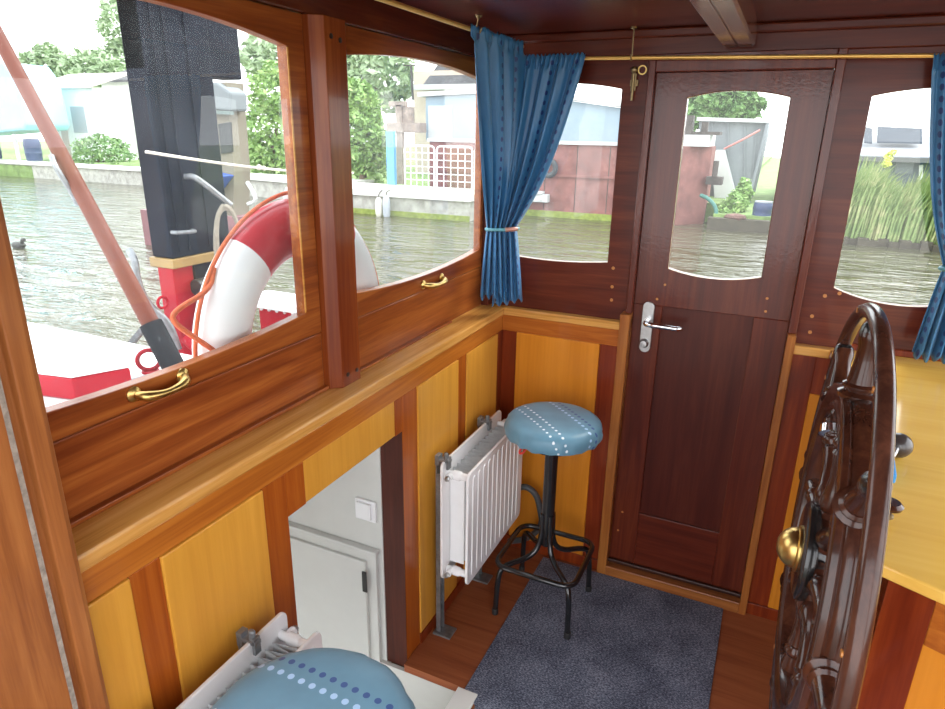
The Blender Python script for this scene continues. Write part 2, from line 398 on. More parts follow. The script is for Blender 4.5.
# ---- left wall upper: boards, head beam, posts
XW = -.09
wu = wall_thing('wall_left_upper', 'upper left wall of warm mahogany around the two sash windows')
bx((-.125,YB,1.085),(-.092,-1.03,1.250), 'board', sash_y, wu, .003); bx((-.125,-.925,1.085),(-.092,.03,1.248), 'board', sash_y, wu, .003)
bx((-.125,YB,1.997),(-.080,.06,2.13), 'head_beam', wood('dark mahogany, along the wall', MAH_D, MAH_M, MAH_L, 'y', .25, .6), wu, .003)
post = MB(); post.prism([(-.125,-1.03,ZC),(-.075,-1.03,ZC),(-.048,-1.008,ZC),(-.048,-.925,ZC),(-.125,-.925,ZC)], (0,0,1.996-ZC))
po = post.build('trim_5', sash_z, bevel=.002); struct(po, 'mahogany post between the two left windows', 'trim')
k = MB()
for z in (1.125,): k.cyl((-.049,-.985,z),(-.046,-.985,z),.006,n=10); k.cyl((-.049,-.943,z),(-.046,-.943,z),.006,n=10)
for y, z in ((-.985,1.955),(-.95,1.95)): k.cyl((-.049,y,z),(-.046,y,z),.006,n=10)
k.build('screw', plain('dark screw head', (.03,.015,.01), .4), po)
# ---- corner post
bx((-.125,-.012,1.085),(-.062,.065,1.997), 'corner_post', mah_z, wu, .002)
# ---- sash windows on the left
to_x = lambda a, b_, t: (XW-.028*t, a, b_)
def arched_pane(plane, inner, sb, st, K=14):
    c0, c1, d0, d1 = inner; e = .004
    pts = [(c0-e, d0)]+[(c0+(c1-c0)*i/K, d0-e-sb*4*(i/K)*(1-i/K)) for i in range(K+1)]+[(c1+e, d0)]+[(c1+e, d1)]+[(c1-(c1-c0)*i/K, d1+e+st*4*(i/K)*(1-i/K)) for i in range(K+1)]+[(c0-e, d1)]
    return [plane(a, b_) for a, b_ in pts]
def pull(par, y0, y1, z):
    k = MB(); yc = (y0+y1)/2; L = (y1-y0)/2
    k.tube([(XW+.002,yc-L,z+.004),(XW+.02,yc-L*.86,z),(XW+.03,yc-L*.5,z-.003),(XW+.031,yc,z-.004),(XW+.03,yc+L*.5,z-.003),(XW+.02,yc+L*.86,z),(XW+.002,yc+L,z+.004)], .006, 12, smooth=2, rs=lambda t: .0085-.0016*math.cos(4*PI*(t-.5)))
    for yy in (y0, y1): k.lathe([(.015,0),(.015,.003),(.010,.007),(.0,.009)], (XW,yy,z+.004), (1,0,0), 14)
    return k.build('handle', brass, par, smooth=True)
w1 = wall_thing('window_1', 'large left sash window with a dusty pane and a brass pull'); w1['category'] = 'window'
k = MB(); k.framed(to_x, 1, (-1.93,-1.031,1.252,1.996), (-1.86,-1.091,1.315,1.925), .018, .034); k.build('sash', sash_y, w1, bevel=.002)
k = MB(); k.prism(arched_pane(lambda a, b_: (-.0945, a, b_), (-1.86,-1.091,1.315,1.925), .018, .034), (-.004,0,0)); k.build('pane', pane_dusty, w1)
k = MB(); k.box((-.0943,-1.0908,1.318),(-.0895,-1.086,1.922)); k.build('glazing_bead', oak_y, w1)
pull(w1, -1.590, -1.478, 1.277)
w2 = wall_thing('window_2', 'left sash window nearest the corner with arched pane and brass pull'); w2['category'] = 'window'
k = MB(); k.framed(to_x, 1, (-.924,-.013,1.250,1.996), (-.866,-.038,1.322,1.928), .022, .026); k.build('sash', sash_y, w2, bevel=.002)
k = MB(); k.prism(arched_pane(lambda a, b_: (-.0945, a, b_), (-.866,-.038,1.322,1.928), .022, .026), (-.004,0,0)); k.build('pane', pane_film, w2)
pull(w2, -.49, -.36, 1.266)
# ---- front upper wall, windows 3 and 4
YF = .03
to_y = lambda a, b_, t: (a, YF+.03*t, b_)
k = MB(); k.framed(to_y, 1, (-.062,.486,1.085,2.0), (-.05,.397,1.304,1.898), .014, .022); k.build('window_board', mah_x, wf, bevel=.002)
k = MB(); k.framed(to_y, 1, (1.055,1.95,1.085,2.0), (1.141,1.52,1.291,1.870), .037, .022); k.build('window_board', mah_x, wf, bevel=.002)
bx((-.125,YF-.004,1.9995),(1.95,YF+.04,2.13), 'head_beam', mah_x, wf, .003)
plug = plain('pale wood plug', (.50,.19,.04), .4)
for x, z in ((.42,1.285),(.422,1.215),(.424,1.165),(1.12,1.262),(1.094,1.19),(1.097,1.135),(1.16,1.275)):
    k = MB(); k.cyl((x,YF-.0015,z),(x,YF+.002,z),.006,n=12); k.build('wood_plug', plug, wf)
w3 = wall_thing('window_3', 'arched fixed window left of the door, partly behind the curtain'); w3['category'] = 'window'
k = MB(); k.prism(arched_pane(lambda a, b_: (a, .038, b_), (-.05,.397,1.304,1.898), .014, .022), (0,.004,0)); k.build('pane', pane_film, w3)
w4 = wall_thing('window_4', 'arched fixed window right of the door looking onto the reeds'); w4['category'] = 'window'
k = MB(); k.prism(arched_pane(lambda a, b_: (a, .038, b_), (1.141,1.52,1.291,1.870), .037, .022), (0,.004,0)); k.build('pane', pane_clean, w4)
# ---- door and frame
df = MB()
df.box((.486,-.004,1.13),(.509,.06,1.9995)); df.box((1.03,-.004,1.13),(1.056,.06,1.9995)); df.box((.509,-.004,1.945),(1.03,.06,1.9995))
mah_rip = wood('rippled varnish mahogany', MAH_D, MAH_M, MAH_L, 'z', .3, .9, ripple=.07); struct(df.build('trim_7', mah_rip, bevel=.003), 'dark mahogany frame round the upper half of the door', 'trim')
df = MB(); df.box((.472,-.026,0),(.509,.06,1.1299)); df.box((1.030,-.026,0),(1.057,.06,1.1299))
struct(df.build('trim_8', jamb_lo, bevel=.003), 'orange brown frame posts beside the lower half of the door', 'trim')
df = MB(); df.box((.508,-.028,0),(1.031,.07,.050)); struct(df.build('trim_9', sill_m, bevel=.004), 'orange brown sill under the door', 'trim')
df = MB(); df.box((.508,.004,.0505),(1.031,.018,.066)); struct(df.build('trim_10', wood('worn dark weather bar', (.03,.01,.007), (.06,.02,.012), (.2,.11,.08), 'x', .35, .4, ripple=.4), bevel=.003), 'worn dark weather bar along the foot of the door', 'trim')
door = wall_thing('door_1', 'dark mahogany door with an arched pane above and a chrome lever'); door['category'] = 'door'
DX0, DX1, DZ0, DZ1 = .5092, 1.0298, .055, 1.9448
k = MB(); k.framed(lambda a, b_, t: (a, YF-.008+.036*t, b_), 1, (DX0,DX1,1.165,DZ1), (.616,.922,1.303,1.868), .021, .020); k.build('upper_frame', mah_rip, door, bevel=.002)
k = MB(); k.box((DX0,YF-.008,DZ0),(.612,YF+.028,1.165)); k.box((.919,YF-.008,DZ0),(DX1,YF+.028,1.165)); k.build('stile', mah_door, door, bevel=.002)
k = MB(); k.box((.612,YF-.0075,DZ0),(.919,YF+.028,.302)); k.build('bottom_rail', mah_x, door, bevel=.002)
k = MB(); k.box((.612,YF+.004,.302),(.919,YF+.016,1.165)); k.build('panel', mah_deep, door)
k = MB(); k.prism(arched_pane(lambda a, b_: (a, .030, b_), (.616,.922,1.303,1.868), .021, .020), (0,.004,0)); k.build('pane', pane_clean, door)
bead_m = plain('cream glazing bead', (.78,.66,.42), .5); k = MB(); k.tube(arched_pane(lambda a, b_: (a, .0275, b_), (.6185,.9195,1.3055,1.8655), .021, .020), .0022, 6, closed=True); k.build('pane_bead', bead_m, door)
pts = []
zc0, zc1, xc, hw = .985, 1.178, .565, .021
for i in range(13): a = PI*i/12; pts.append((xc+hw*math.cos(a), .0215, zc1-hw+hw*math.sin(a)))
for i in range(13): a = PI+PI*i/12; pts.append((xc+hw*math.cos(a), .0215, zc0+hw+hw*math.sin(a)))
k = MB(); k.prism(pts, (0,-.008,0)); hp = k.build('handle_plate', steel, door, bevel=.002)
k = MB(); k.cyl((.567,.0135,1.108),(.567,-.004,1.108),.013); k.tube([(.567,-.006,1.108),(.567,-.030,1.108),(.580,-.040,1.108),(.64,-.040,1.107),(.680,-.040,1.106),(.688,-.030,1.106)], .0105, 12, smooth=2); k.build('lever', chrome, door, smooth=True)
k = MB(); k.lathe([(.017,0),(.017,.006),(.013,.012),(.012,.02),(0,.021)], (.562,.0135,1.022), (0,-1,0), 20); k.box((.559,-.010,1.013),(.565,-.006,1.031)); k.build('lock_cylinder', steel, door, smooth=True)
for x, z in ((.590,1.19),(.612,1.245),(.95,1.235),(.952,1.19),(.545,.29),(.535,.20)):
    k = MB(); k.cyl((x,.0215,z),(x,.023,z),.0045,n=10); k.build('wood_plug', plug, door)
for w_o, inn, sb, st_ in ((w3, (-.0475,.3945,1.3065,1.8955), .014, .022), (w4, (1.1435,1.5175,1.2935,1.8675), .037, .022)):
    k = MB(); k.tube(arched_pane(lambda a, b_: (a, .0355, b_), inn, sb, st_), .0022, 6, closed=True); k.build('pane_bead', bead_m, w_o)
# ---- small brass bolt and hook beside the door
bo = thing('brass_bolt', (.437,.026,1.95), 'small tarnished brass bolt on the dark board left of the door top', 'bolt')
k = MB(); k.box((.425,.02,1.905),(.452,.0295,1.925)); k.box((.429,.016,1.89),(.446,.02,1.945)); k.build('keeper', brass_old, bo, bevel=.002)
k = MB(); k.cyl((.437,.012,1.86),(.437,.012,1.945),.0045,n=10); k.ball((.437,.012,1.955),.011,12); k.build('pin', brass_old, bo, smooth=True)
k = MB(); k.ring([(.011,-.003),(.015,-.003),(.015,.003),(.011,.003)], (.462,.024,1.955), (0,1,0), 20); k.build('eye', brass, bo)
# ---- curtain rods and hooks
ROD_Z = 1.99
rf = tag(MB().cyl((.075,-.03,ROD_Z+.005),(1.72,-.03,ROD_Z-.03),.006,n=12).build('curtain_rod', brass_rod, None, root=Vector((.075,-.03,ROD_Z)), smooth=True), 'long thin brass curtain rod over the door and front windows', 'curtain rod')
rl = tag(MB().cyl((.05,-2.2,2.035),(.05,-.02,2.035),.0065,n=12).build('curtain_rod', brass_rod, None, root=Vector((.05,-.02,2.035)), smooth=True), 'thin brass curtain rod above the left windows', 'curtain rod')
def hook(x, y, z, wall, label):
    o = thing('rod_hook', (x, y, z), label, 'hook', 'brass hooks holding the curtain rods')
    k = MB(); w = Vector(wall); p = Vector((x, y, z))
    k.lathe([(.012,0),(.010,.004),(.004,.008)], p+Vector((0,0,2.0779-p.z)), (0,0,-1), 14); k.build('plate', brass_old, o, smooth=True)
    k = MB(); k.tube([p+Vector((0,0,2.074-p.z)), p+Vector((0,0,.02))+w*.004, p+w*.009+Vector((0,0,0)), p+Vector((0,0,-.0095)), p-w*.010, p-w*.010+Vector((0,0,.01))], .0022, 8, smooth=2); k.build('shank', brass_old, o, smooth=True)
hook(.434,-.03,1.987,(0,1,0), 'small brass hook carrying the front rod left of the door')
hook(.05,-.39,2.036,(-1,0,0), 'small brass hook carrying the left rod above the corner curtain')
# ---- ceiling, cornice and beam
k = MB(); k.box((-.13,YB,2.078),(XR,.07,2.13)); struct(k.build('ceiling', ceil_m), 'dark mahogany ceiling', 'ceiling')
k = MB(); k.box((-.08,.008,2.050),(XR,.0255,2.078)); struct(k.build('trim_11', mah_x, bevel=.006), 'moulding where ceiling meets the front wall', 'trim')
k = MB(); k.prism([(.710,-.02,2.078),(.710,-.02,2.016),(.716,-.02,2.009),(.752,-.02,2.009),(.754,-.02,2.014),(.757,-.02,2.014),(.759,-.02,2.009),(.796,-.02,2.009),(.802,-.02,2.016),(.802,-.02,2.078)], (0,YB+.02,0))
struct(k.build('trim_12', wood('pale pinkish beam', (.12,.04,.03), (.20,.08,.06), (.28,.13,.10), 'y', .22, .9, ripple=.08), bevel=.003), 'ceiling beam running away from the front wall', 'trim')  # beam colour is paler and pinker than the ceiling wood
# ---- near post at the left edge of view
k = MB(); k.prism([(-.128,-1.8130,0),(.030,-1.8160,0),(.034,-1.8250,0),(.034,-1.8490,0),(.023,-1.8530,0),(.022,-1.8640,0),(.034,-1.8690,0),(.036,-2.02,0),(.034,-2.35,0),(-.128,-2.35,0)], (0,0,2.07))
pn = k.build('trim_13', post_m, bevel=.002); struct(pn, 'worn mahogany post at the near end of the left wall', 'trim')
k = MB(); k.prism([(.0225,-1.8645,.3),(.0345,-1.8675,.3),(.0348,-1.8755,.3),(.0225,-1.8720,.3)], (0,0,1.72)); k.build('worn_edge', plain('bare weathered wood', (.32,.27,.22), .8, 0, .35, 60, bumpy=.5), pn)

# ================================================================== CARPET
k = MB(); k.prism([(.237,-.03,0.0005),(.977,-.03,0.0005),(.977,-2.4,0.0005),(.297,-2.4,0.0005),(.297,-.865,0.0005),(.262,-.829,0.0005),(.236,-.829,0.0005)], (0,0,.008))
tag(k.build('carpet_mat', carpet_m, bevel=.002), 'navy flecked carpet runner on the boards in front of the door', 'carpet')

# ================================================================== STOOL
def make_stool(loc, label):
    st = thing('bar_stool', loc, label, 'stool', 'blue bar stools')
    L = Vector(loc)
    n = 90; prof = [(.0,.796),(.06,.7955),(.11,.794),(.142,.791),(.160,.784),(.1695,.771),(.173,.754),(.172,.738),(.167,.727),(.15,.723),(.0,.723)]
    vs = []; fs = []; uv = []
    for i, (r, z) in enumerate(prof):
        for j in range(n):
            w = 2*PI*j/n
            pl = 0
            if 4 <= i <= 8: pl = .0034*math.sin(j*2*PI*15/n+math.sin(j*.5)*1.6)*(0.25 if i == 4 else .7 if i == 5 else 1)
            r2 = max(r+pl, 0.0005)
            zz = z+(.002*math.sin(j*1.3) if i >= 7 and r > .1 else 0)
            vs.append(L+Vector((r2*math.cos(w), r2*math.sin(w), zz)))
            s_ = r if i <= 5 else .171+(.771-z)
            a = 0.84
            px, py = s_*math.cos(w), s_*math.sin(w)
            uv.append((px*math.cos(a)+py*math.sin(a), -px*math.sin(a)+py*math.cos(a)))
    for i in range(len(prof)-1):
        for j in range(n):
            j2 = (j+1) % n; fs.append((i*n+j, i*n+j2, (i+1)*n+j2, (i+1)*n+j))
    k = MB(); k.add(vs, fs); k.build('seat_cushion', stool_cloth, st, smooth=True, uv=uv)
    k = MB(); k.cyl(L+Vector((0,0,.690)), L+Vector((0,0,.7225)), .10, n=32); k.build('seat_plate', blk_en, st, smooth=True)
    k = MB(); k.cyl(L+Vector((0,0,.268)), L+Vector((0,0,.69)), .024, n=24); k.build('column', blk_en, st, smooth=True)
    # four bent legs: from the column out to the corners and down
    for sx, sy in ((1,-1),(-1,-1),(-1,1),(1,1)):
        k = MB()
        k.tube([L+Vector((.014*sx,.014*sy,.40)), L+Vector((.017*sx,.017*sy,.275)), L+Vector((.045*sx,.045*sy,.222)), L+Vector((.112*sx,.112*sy,.212)), L+Vector((.138*sx,.138*sy,.190)), L+Vector((.143*sx,.143*sy,.0))], .0105, 12, smooth=2)
        lg = k.build('leg', blk_en, st, smooth=True)
        k = MB(); k.lathe([(.0125,0),(.0125,.02),(.0112,.024)], L+Vector((.1433*sx,.1433*sy,.0)), (0,0,1), 14); k.build('rubber_foot', blk_pl, lg, smooth=True)
    k = MB(); h = .152; c = .05; pts = []
    for sx, sy, in ((1,1),(-1,1),(-1,-1),(1,-1)):
        ang0 = {(1,1):0,(-1,1):90,(-1,-1):180,(1,-1):270}[(sx, sy)]
        for q in range(6):
            a = math.radians(ang0+90*q/5); pts.append(L+Vector((sx*(h-c)+c*math.cos(a), sy*(h-c)+c*math.sin(a), .222)))
    k.tube(pts, .0105, 12, closed=True); k.build('foot_ring', blk_en, st, smooth=True)
    return st
st1 = make_stool((.330,-.303,.0005), 'blue dotted bar stool standing beside the radiator in the far corner')
st1.location.z = .0085
st2 = dup(st1, (.362,-1.705,.0085), 'blue dotted bar stool cushion at the bottom edge nearest the camera')
st2.rotation_euler.z = .70; st2.scale = (1.06,1.06,1.03)
k = MB(); p0 = Vector((.262,-.43,.707))
k.tube([p0+Vector((0,0,.008)), p0+Vector((-.008,-.006,-.004)), p0+Vector((-.004,-.012,-.012)), p0+Vector((.008,-.008,-.006)), p0+Vector((.012,-.002,.006))], .004, 8, smooth=2)
k.build('ribbon_end', red_pl, None, root=p0)
rib = bpy.data.objects['ribbon_end']; rib.parent = st1; rib.location = p0-Vector((.330,-.303,0))

# ================================================================== RADIATOR
def make_radiator(y0, y1, loc, label):
    """local frame: x away from wall, y along wall"""
    rd = thing('radiator', loc, label, 'radiator', 'white panel radiators')
    L = Vector(loc); z0, z1 = .250, .712; xb, xf = .046, .142
    def V(x, y, z): return L+Vector((x, y, z))
    def rounded(x, th, za, zb):
        r = .022; pts = []
        for cy, cz, a0 in ((y1-r,zb-r,0),(y0+r,zb-r,90),(y0+r,za+r,180),(y1-r,za+r,270)):
            for q in range(6):
                a = math.radians(a0+90*q/5); pts.append(V(x, cy+r*math.cos(a), cz+r*math.sin(a)))
        k = MB(); k.prism(pts, (th,0,0)); return k
    for x, nm in ((xb,'back_panel'),(xf,'front_panel')):
        za, zb = (z0, z1) if nm == 'back_panel' else (z0+.006, z1-.018)
        k = rounded(x, .010, za, zb); pnl = k.build(nm, white_en, rd, bevel=.003)
        k = MB(); nr = 11; w = (y1-y0-.05)/nr
        xs = x+.0095 if nm == 'front_panel' else x+.0095
        for i in (range(nr) if nm == 'front_panel' else ()):
            yy = y0+.025+w*(i+.5)
            za2, zb2 = za+.035, zb-.035
            pts = []
            hw = w*.33
            for q in range(9):
                a = PI*q/8; pts.append(V(xs, yy+hw*math.cos(a), zb2+hw*math.sin(a)))
            for q in range(9):
                a = PI+PI*q/8; pts.append(V(xs, yy+hw*math.cos(a), za2+hw*math.sin(a)))
            k.prism(pts, (.0035,0,0))
        if k.v: k.build('rib', white_en, pnl, bevel=.003)
    k = MB(); nf = 26; pts = []
    for i in range(nf+1):
        yy = y0+.06+(y1-y0-.12)*i/nf; pts.append((xb+.014 if i % 2 else xf-.004, yy))
    vs = []; fs = []
    for x, yy in pts: vs += [V(x, yy, z0+.06), V(x, yy, z1-.045)]
    for i in range(nf): fs.append((2*i, 2*i+2, 2*i+3, 2*i+1))
    k.add(vs, fs); o = k.build('convector_fins', fin_m, rd, fix=False); md = o.modifiers.new('s', 'SOLIDIFY'); md.thickness = .0015
    k = MB(); k.box(V(xb+.012,y0+.055,z0+.05), V(xf-.03,y0+.058,z1-.05)); k.build('side_sheet', white_en, rd)
    for yy in (y0+.035, y1-.035):
        for zz in (z0+.03, z1-.05):
            k = MB(); k.cyl(V(xb+.01,yy,zz), V(xf,yy,zz), .013, n=14); k.lathe([(.0,-.002),(.017,-.001),(.017,.022),(.013,.03)], V((xb+xf)/2-.012,yy,zz), (1,0,0), 14)
            sg = -1 if yy < (y0+y1)/2 else 1
            k.cyl(V((xb+xf)/2-.02,yy,zz), V((xb+xf)/2-.02,yy+sg*.03,zz), .012, n=12)
            hd = k.build('header_pipe', white_en, rd, smooth=True)
            k = MB(); k.lathe([(.010,0),(.010,.008),(.007,.010),(.007,.014),(0,.014)], V((xb+xf)/2-.02,yy+sg*.03,zz), (0,sg,0), 6); k.build('plug', steel, hd)
    for yy in (y0+.03, y1-.14):
        k = MB(); k.box(V(.022,yy-.015,.0), V(.026,yy+.015,z1+.004)); k.box(V(.026,yy-.015,.0), V(.040,yy-.012,z1-.05)); k.box(V(.026,yy+.012,.0), V(.040,yy+.015,z1-.05))
        br = k.build('bracket', galv, rd)
        k = MB(); k.box(V(.014,yy-.03,0), V(.085,yy+.03,.008)); k.build('foot', galv, br, bevel=.002)
        k = MB(); k.box(V(.018,yy-.012,z1-.006), V(.07,yy+.012,z1+.004)); k.box(V(.060,yy-.012,z1-.03), V(.068,yy+.012,z1+.012)); k.box(V(.018,yy-.014,z1-.02), V(.034,yy+.014,z1+.016)); k.lathe([(.009,0),(.009,.02),(.006,.024)], V(.054,yy,z1+.003), (0,0,1), 10); k.build('clip', galv, br, bevel=.0015)
        for q in range(5):
            k = MB(); k.box(V(.0262,yy-.004,.04+q*.045), V(.0268,yy+.004,.062+q*.045)); k.build('slot', blk_pl, br)
    return rd
r1 = make_radiator(-.255, .255, (.005,-.385,0), 'white panel radiator beside the bar stool in the far corner')
r1p = Vector((.005,-.385,0))
k = MB(); k.tube([(.09,-.125,.30),(.10,-.085,.33),(.155,-.07,.36),(.205,-.07,.33),(.225,-.07,.26),(.235,-.065,.20),(.21,-.055,.14),(.15,-.05,.08),(.08,-.05,.05)], .013, 12, smooth=2)
k.build('hose', rub_m, r1, smooth=True)
r2 = dup(r1, (.005,-1.605,0), 'white panel radiator at the bottom left, half hidden by the nearest stool cushion')
for ch in list(r2.children):
    if ch.name.startswith('hose'): bpy.data.objects.remove(ch)
r2.scale = (1, .77, 1)

# ================================================================== SHIP'S WHEEL
WC = Vector((1.098,-1.206,1.063))
wh = thing('steering_wheel', WC, 'dark polished wooden steering wheel with a brass hub dome at the right', 'steering wheel')
AX = Vector((1,.001,-.016)).normalized()
def cprof(r, w, h, n=16): return [(r+h*math.cos(2*PI*i/n), w*math.sin(2*PI*i/n)) for i in range(n)]
k = MB(); k.ring(cprof(.428,.0130,.0130,16), WC, AX, 120); k.build('hoop', wheel_hoop, wh, smooth=True)
fo = [(.252,-.014),(.255,-.020),(.262,-.023),(.270,-.019),(.280,-.024),(.291,-.026),(.299,-.022),(.302,-.014),(.299,-.010),(.304,-.004),(.306,.006),(.304,.016),(.299,.020),(.302,.026),(.298,.034),(.287,.036),(.276,.029),(.266,.033),(.258,.030),(.252,.022)]
k = MB(); k.ring(fo, WC, AX, 96); k.build('felloe', wheel_m, wh, smooth=True)
for i in range(8):
    a = i*PI/4; d = Vector((0.016*math.cos(a), math.sin(a), math.cos(a))).normalized()
    k = MB()
    k.lathe([(.012,.045),(.016,.07),(.020,.078),(.014,.086),(.018,.094),(.021,.105),(.015,.125),(.0125,.15),(.014,.18),(.017,.195),(.013,.202),(.019,.210),(.019,.216),(.015,.222),(.020,.245),(.020,.258)], WC, d, 16)
    sk = k.build('spoke', wheel_m, wh, smooth=True)
    if i == 1: k = MB(); k.lathe([(.021,.222),(.0255,.225),(.0255,.240),(.022,.244)], WC, d, 18); f_ = k.build('chrome_ferrule', chrome, sk, smooth=True); f_['label'] = 'chrome collar on one spoke'
    k = MB()
    k.lathe([(.030,.298),(.030,.304),(.022,.309),(.025,.314),(.025,.318),(.020,.322),(.0185,.335),(.016,.36),(.0155,.38),(.018,.392),(.0185,.404),(.014,.412)], WC, d, 18)
    hd = k.build('grip', wheel_m, wh, smooth=True)
    k = MB(); k.lathe([(.0145,.4025),(.018,.406),(.017,.413),(.012,.420)], WC, d, 16); k.build('grip_cap', black_iron, hd, smooth=True)
    k = MB(); q = WC+Vector((.016*math.cos(a+.30), math.sin(a+.30), math.cos(a+.30)))*.428; k.cyl(q+Vector((-.0137,0,0)), q+Vector((-.008,0,0)), .005, n=10)
    k.build('wood_plug', plug, wh)
k = MB(); k.lathe([(.0,-.020),(.078,-.020),(.086,-.016),(.088,-.008),(.086,-.001),(.076,.003),(.040,.006),(.036,.05),(0,.05)], WC+Vector((-.012,0,0)), AX, 40); k.build('hub', black_iron, wh, smooth=True)
k = MB(); k.lathe([(.0,-.056),(.010,-.0555),(.019,-.052),(.027,-.046),(.033,-.038),(.036,-.029),(.036,-.026),(.041,-.024),(.041,-.0205)], WC+Vector((-.012,0,0)), AX, 28); k.build('hub_dome', brass, wh, smooth=True)
k = MB(); k.cyl(WC+Vector((.036,0,0)), WC+Vector((.0698,0,0)), .022, n=20); k.build('axle', black_iron, wh, smooth=True)

# ================================================================== HELM DESK
hd = thing('helm_desk', (1.2,-.6,0), 'wooden helm desk with a yellow birch top behind the steering wheel', 'desk')
def sl(x): return -1.243-.45*(x-1.181)
k = MB(); k.prism([(1.168,-.012,1.070),(1.182,sl(1.181),1.070),(1.94,sl(1.94),1.070),(1.94,.026,1.070),(1.181,.026,1.070)], (0,0,ZC-1.070)); k.build('desk_top', desk_m, hd, bevel=.004)
k = MB(); k.prism([(1.195,-.012,0),(1.200,sl(1.2)+.022,0),(1.235,sl(1.235)+.022,0),(1.235,-.012,0)], (0,0,1.0695)); k.build('side_board', stile_dk, hd)
def fr(x0, x1, z0, z1, name, m, y=.02, th=.02):
    k = MB(); k.prism([(x0,sl(x0)+y,z0),(x1,sl(x1)+y,z0),(x1,sl(x1)+y+th,z0),(x0,sl(x0)+y+th,z0)], (0,0,z1-z0)); return k.build(name, m, hd, bevel=.0015)
fr(1.200,1.262,0,1.0695,'stile',stile_dk); fr(1.262,1.80,.975,1.0695,'rail',rail_x); fr(1.262,1.80,.06,.975,'panel',honey_or,.024,.015); fr(1.262,1.80,0,.06,'rail',rail_x); fr(1.80,1.9,0,1.0695,'stile',stile_z)
# dark strip where desk top meets front wall
k = MB(); k.box((1.20,.020,ZC),(1.94,.029,1.115)); struct(k.build('trim_14', stile_dk, bevel=.003), 'dark strip where the desk meets the front wall', 'trim')
# throttle with black ball
th_ = thing('throttle_lever', (1.262,-.80,ZC), 'engine lever with a dark ball knob on the yellow desk behind the wheel', 'lever')
k = MB(); k.prism([(1.222,-.93,ZC),(1.238,-.93,ZC),(1.245,-.83,ZC),(1.225,-.83,ZC)], (0,0,.02)); k.build('base', blue_tape, th_, bevel=.003)
k = MB(); k.tube([(1.235,-.845,ZC+.012),(1.245,-.83,ZC+.03),(1.25,-.80,ZC+.03)], .006, 10, smooth=1); k.build('shaft', steel, th_, smooth=True)
k = MB(); k.ball((1.256,-.79,ZC+.0275), .027, 24); k.build('knob', plain('dark brown bakelite', (.05,.04,.038), .3, 0, .2, 20, coat=.4), th_, smooth=True)
kn = thing('wooden_knob', (1.216,-1.06,ZC), 'small flat brown knob on the desk just right of the wheel rim', 'knob')
k = MB(); k.lathe([(.008,0),(.008,.016),(.022,.020),(.024,.026),(.018,.032),(0,.033)], (1.207,-1.075,ZC), (0,0,1), 20); k.build('disc', wheel_m, kn, smooth=True)
k = MB(); k.lathe([(.012,0),(.012,.004),(.009,.006)], (1.207,-1.075,ZC), (0,0,1), 20); k.build('base', brass_old, kn, smooth=True)
# ================================================================== CURTAINS
def lerp(a, b_, t): return a+(b_-a)*t
def curtain(name, top0, top1, bc, wdir, s0, s1, ztie, zbot, bot0, bot1, width, label, out, root, folds=8, seed=1, par=None):
    rnd = random.Random(seed)
    ns, ntt = 110, 60
    top0 = Vector(top0); top1 = Vector(top1); bc = Vector(bc); wdir = Vector(wdir).normalized(); out = Vector(out).normalized()
    nrm = (top1-top0).cross(Vector((0,0,1))).normalized()
    if nrm.dot(out) < 0: nrm = -nrm
    ph = [rnd.uniform(0, 6.3) for _ in range(4)]
    vs = []; uv = []; fs = []
    for j in range(ntt+1):
        t = j/ntt
        z = lerp(top0.z+.010, zbot, t)
        tt = (top0.z+.010-ztie)/(top0.z+.010-zbot)
        for i in range(ns+1):
            s = i/ns
            top = lerp(top0, top1, s)
            sw_ = s+.012*math.sin(2*PI*folds*s*.5+ph[1])
            tie = bc+wdir*lerp(s0, s1, s); bot = bc+wdir*lerp(bot0, bot1, s)
            if t < tt:
                q = t/tt; e = q**1.25*(1-.15*math.sin(PI*q)); e = min(e, 1)
                base = lerp(Vector((top.x, top.y, 0)), Vector((tie.x, tie.y, 0)), e)
            else:
                q = (t-tt)/(1-tt); e = 1; base = lerp(Vector((tie.x, tie.y, 0)), Vector((bot.x, bot.y, 0)), q**.8)
            n_ = (nrm*(1-e)+out*e).normalized()
            wave = math.sin(2*PI*folds*sw_+ph[0]+.5*math.sin(3*t+ph[2]))+.22*math.sin(2*PI*folds*2.1*s+ph[3])
            amp = lerp(.012, .016, min(1, t/tt)) if t < tt else lerp(.013, .018, (t-tt)/(1-tt))
            if t < .05: wave = .6*wave+.9*math.sin(2*PI*folds*3.3*s+ph[1]); amp = .006
            bulge = .028*(1-(2*(lerp(s0, s1, s)/max(abs(s0), abs(s1), 1e-4)))**2*.25)*e if t < tt else .028*(1-.25*(2*(lerp(s0, s1, s)/max(abs(s0), abs(s1), 1e-4)))**2)
            p = base+n_*(wave*amp+bulge+.010)
            zz = z
            if t > .93: zz = z+.012*math.sin(2*PI*folds*s+ph[2])*(t-.93)/.07+.02*(s-.5)*(t-.93)/.07
            if j == 0: zz += .004*math.sin(2*PI*folds*4*s)
            vs.append(Vector((p.x, p.y, zz))); uv.append((s*width, (1-t)*.9))
    for j in range(ntt):
        for i in range(ns):
            a = j*(ns+1)+i; fs.append((a, a+1, a+ns+2, a+ns+1))
    k = MB(); k.add(vs, fs)
    o = k.build(name, curtain_m, par, root=None if par else Vector(root), smooth=True, uv=uv, fix=False)
    md = o.modifiers.new('cloth', 'SOLIDIFY'); md.thickness = .0015
    return o
VD = Vector((.40,-.92,0)); WD = Vector((.92,.40,0))
crt = thing('corner_curtain', (.02,-.07,1.14), 'blue satin curtain pair gathered in the far left corner by a tieback', 'curtain')
BC = Vector((.014,-.095,0))
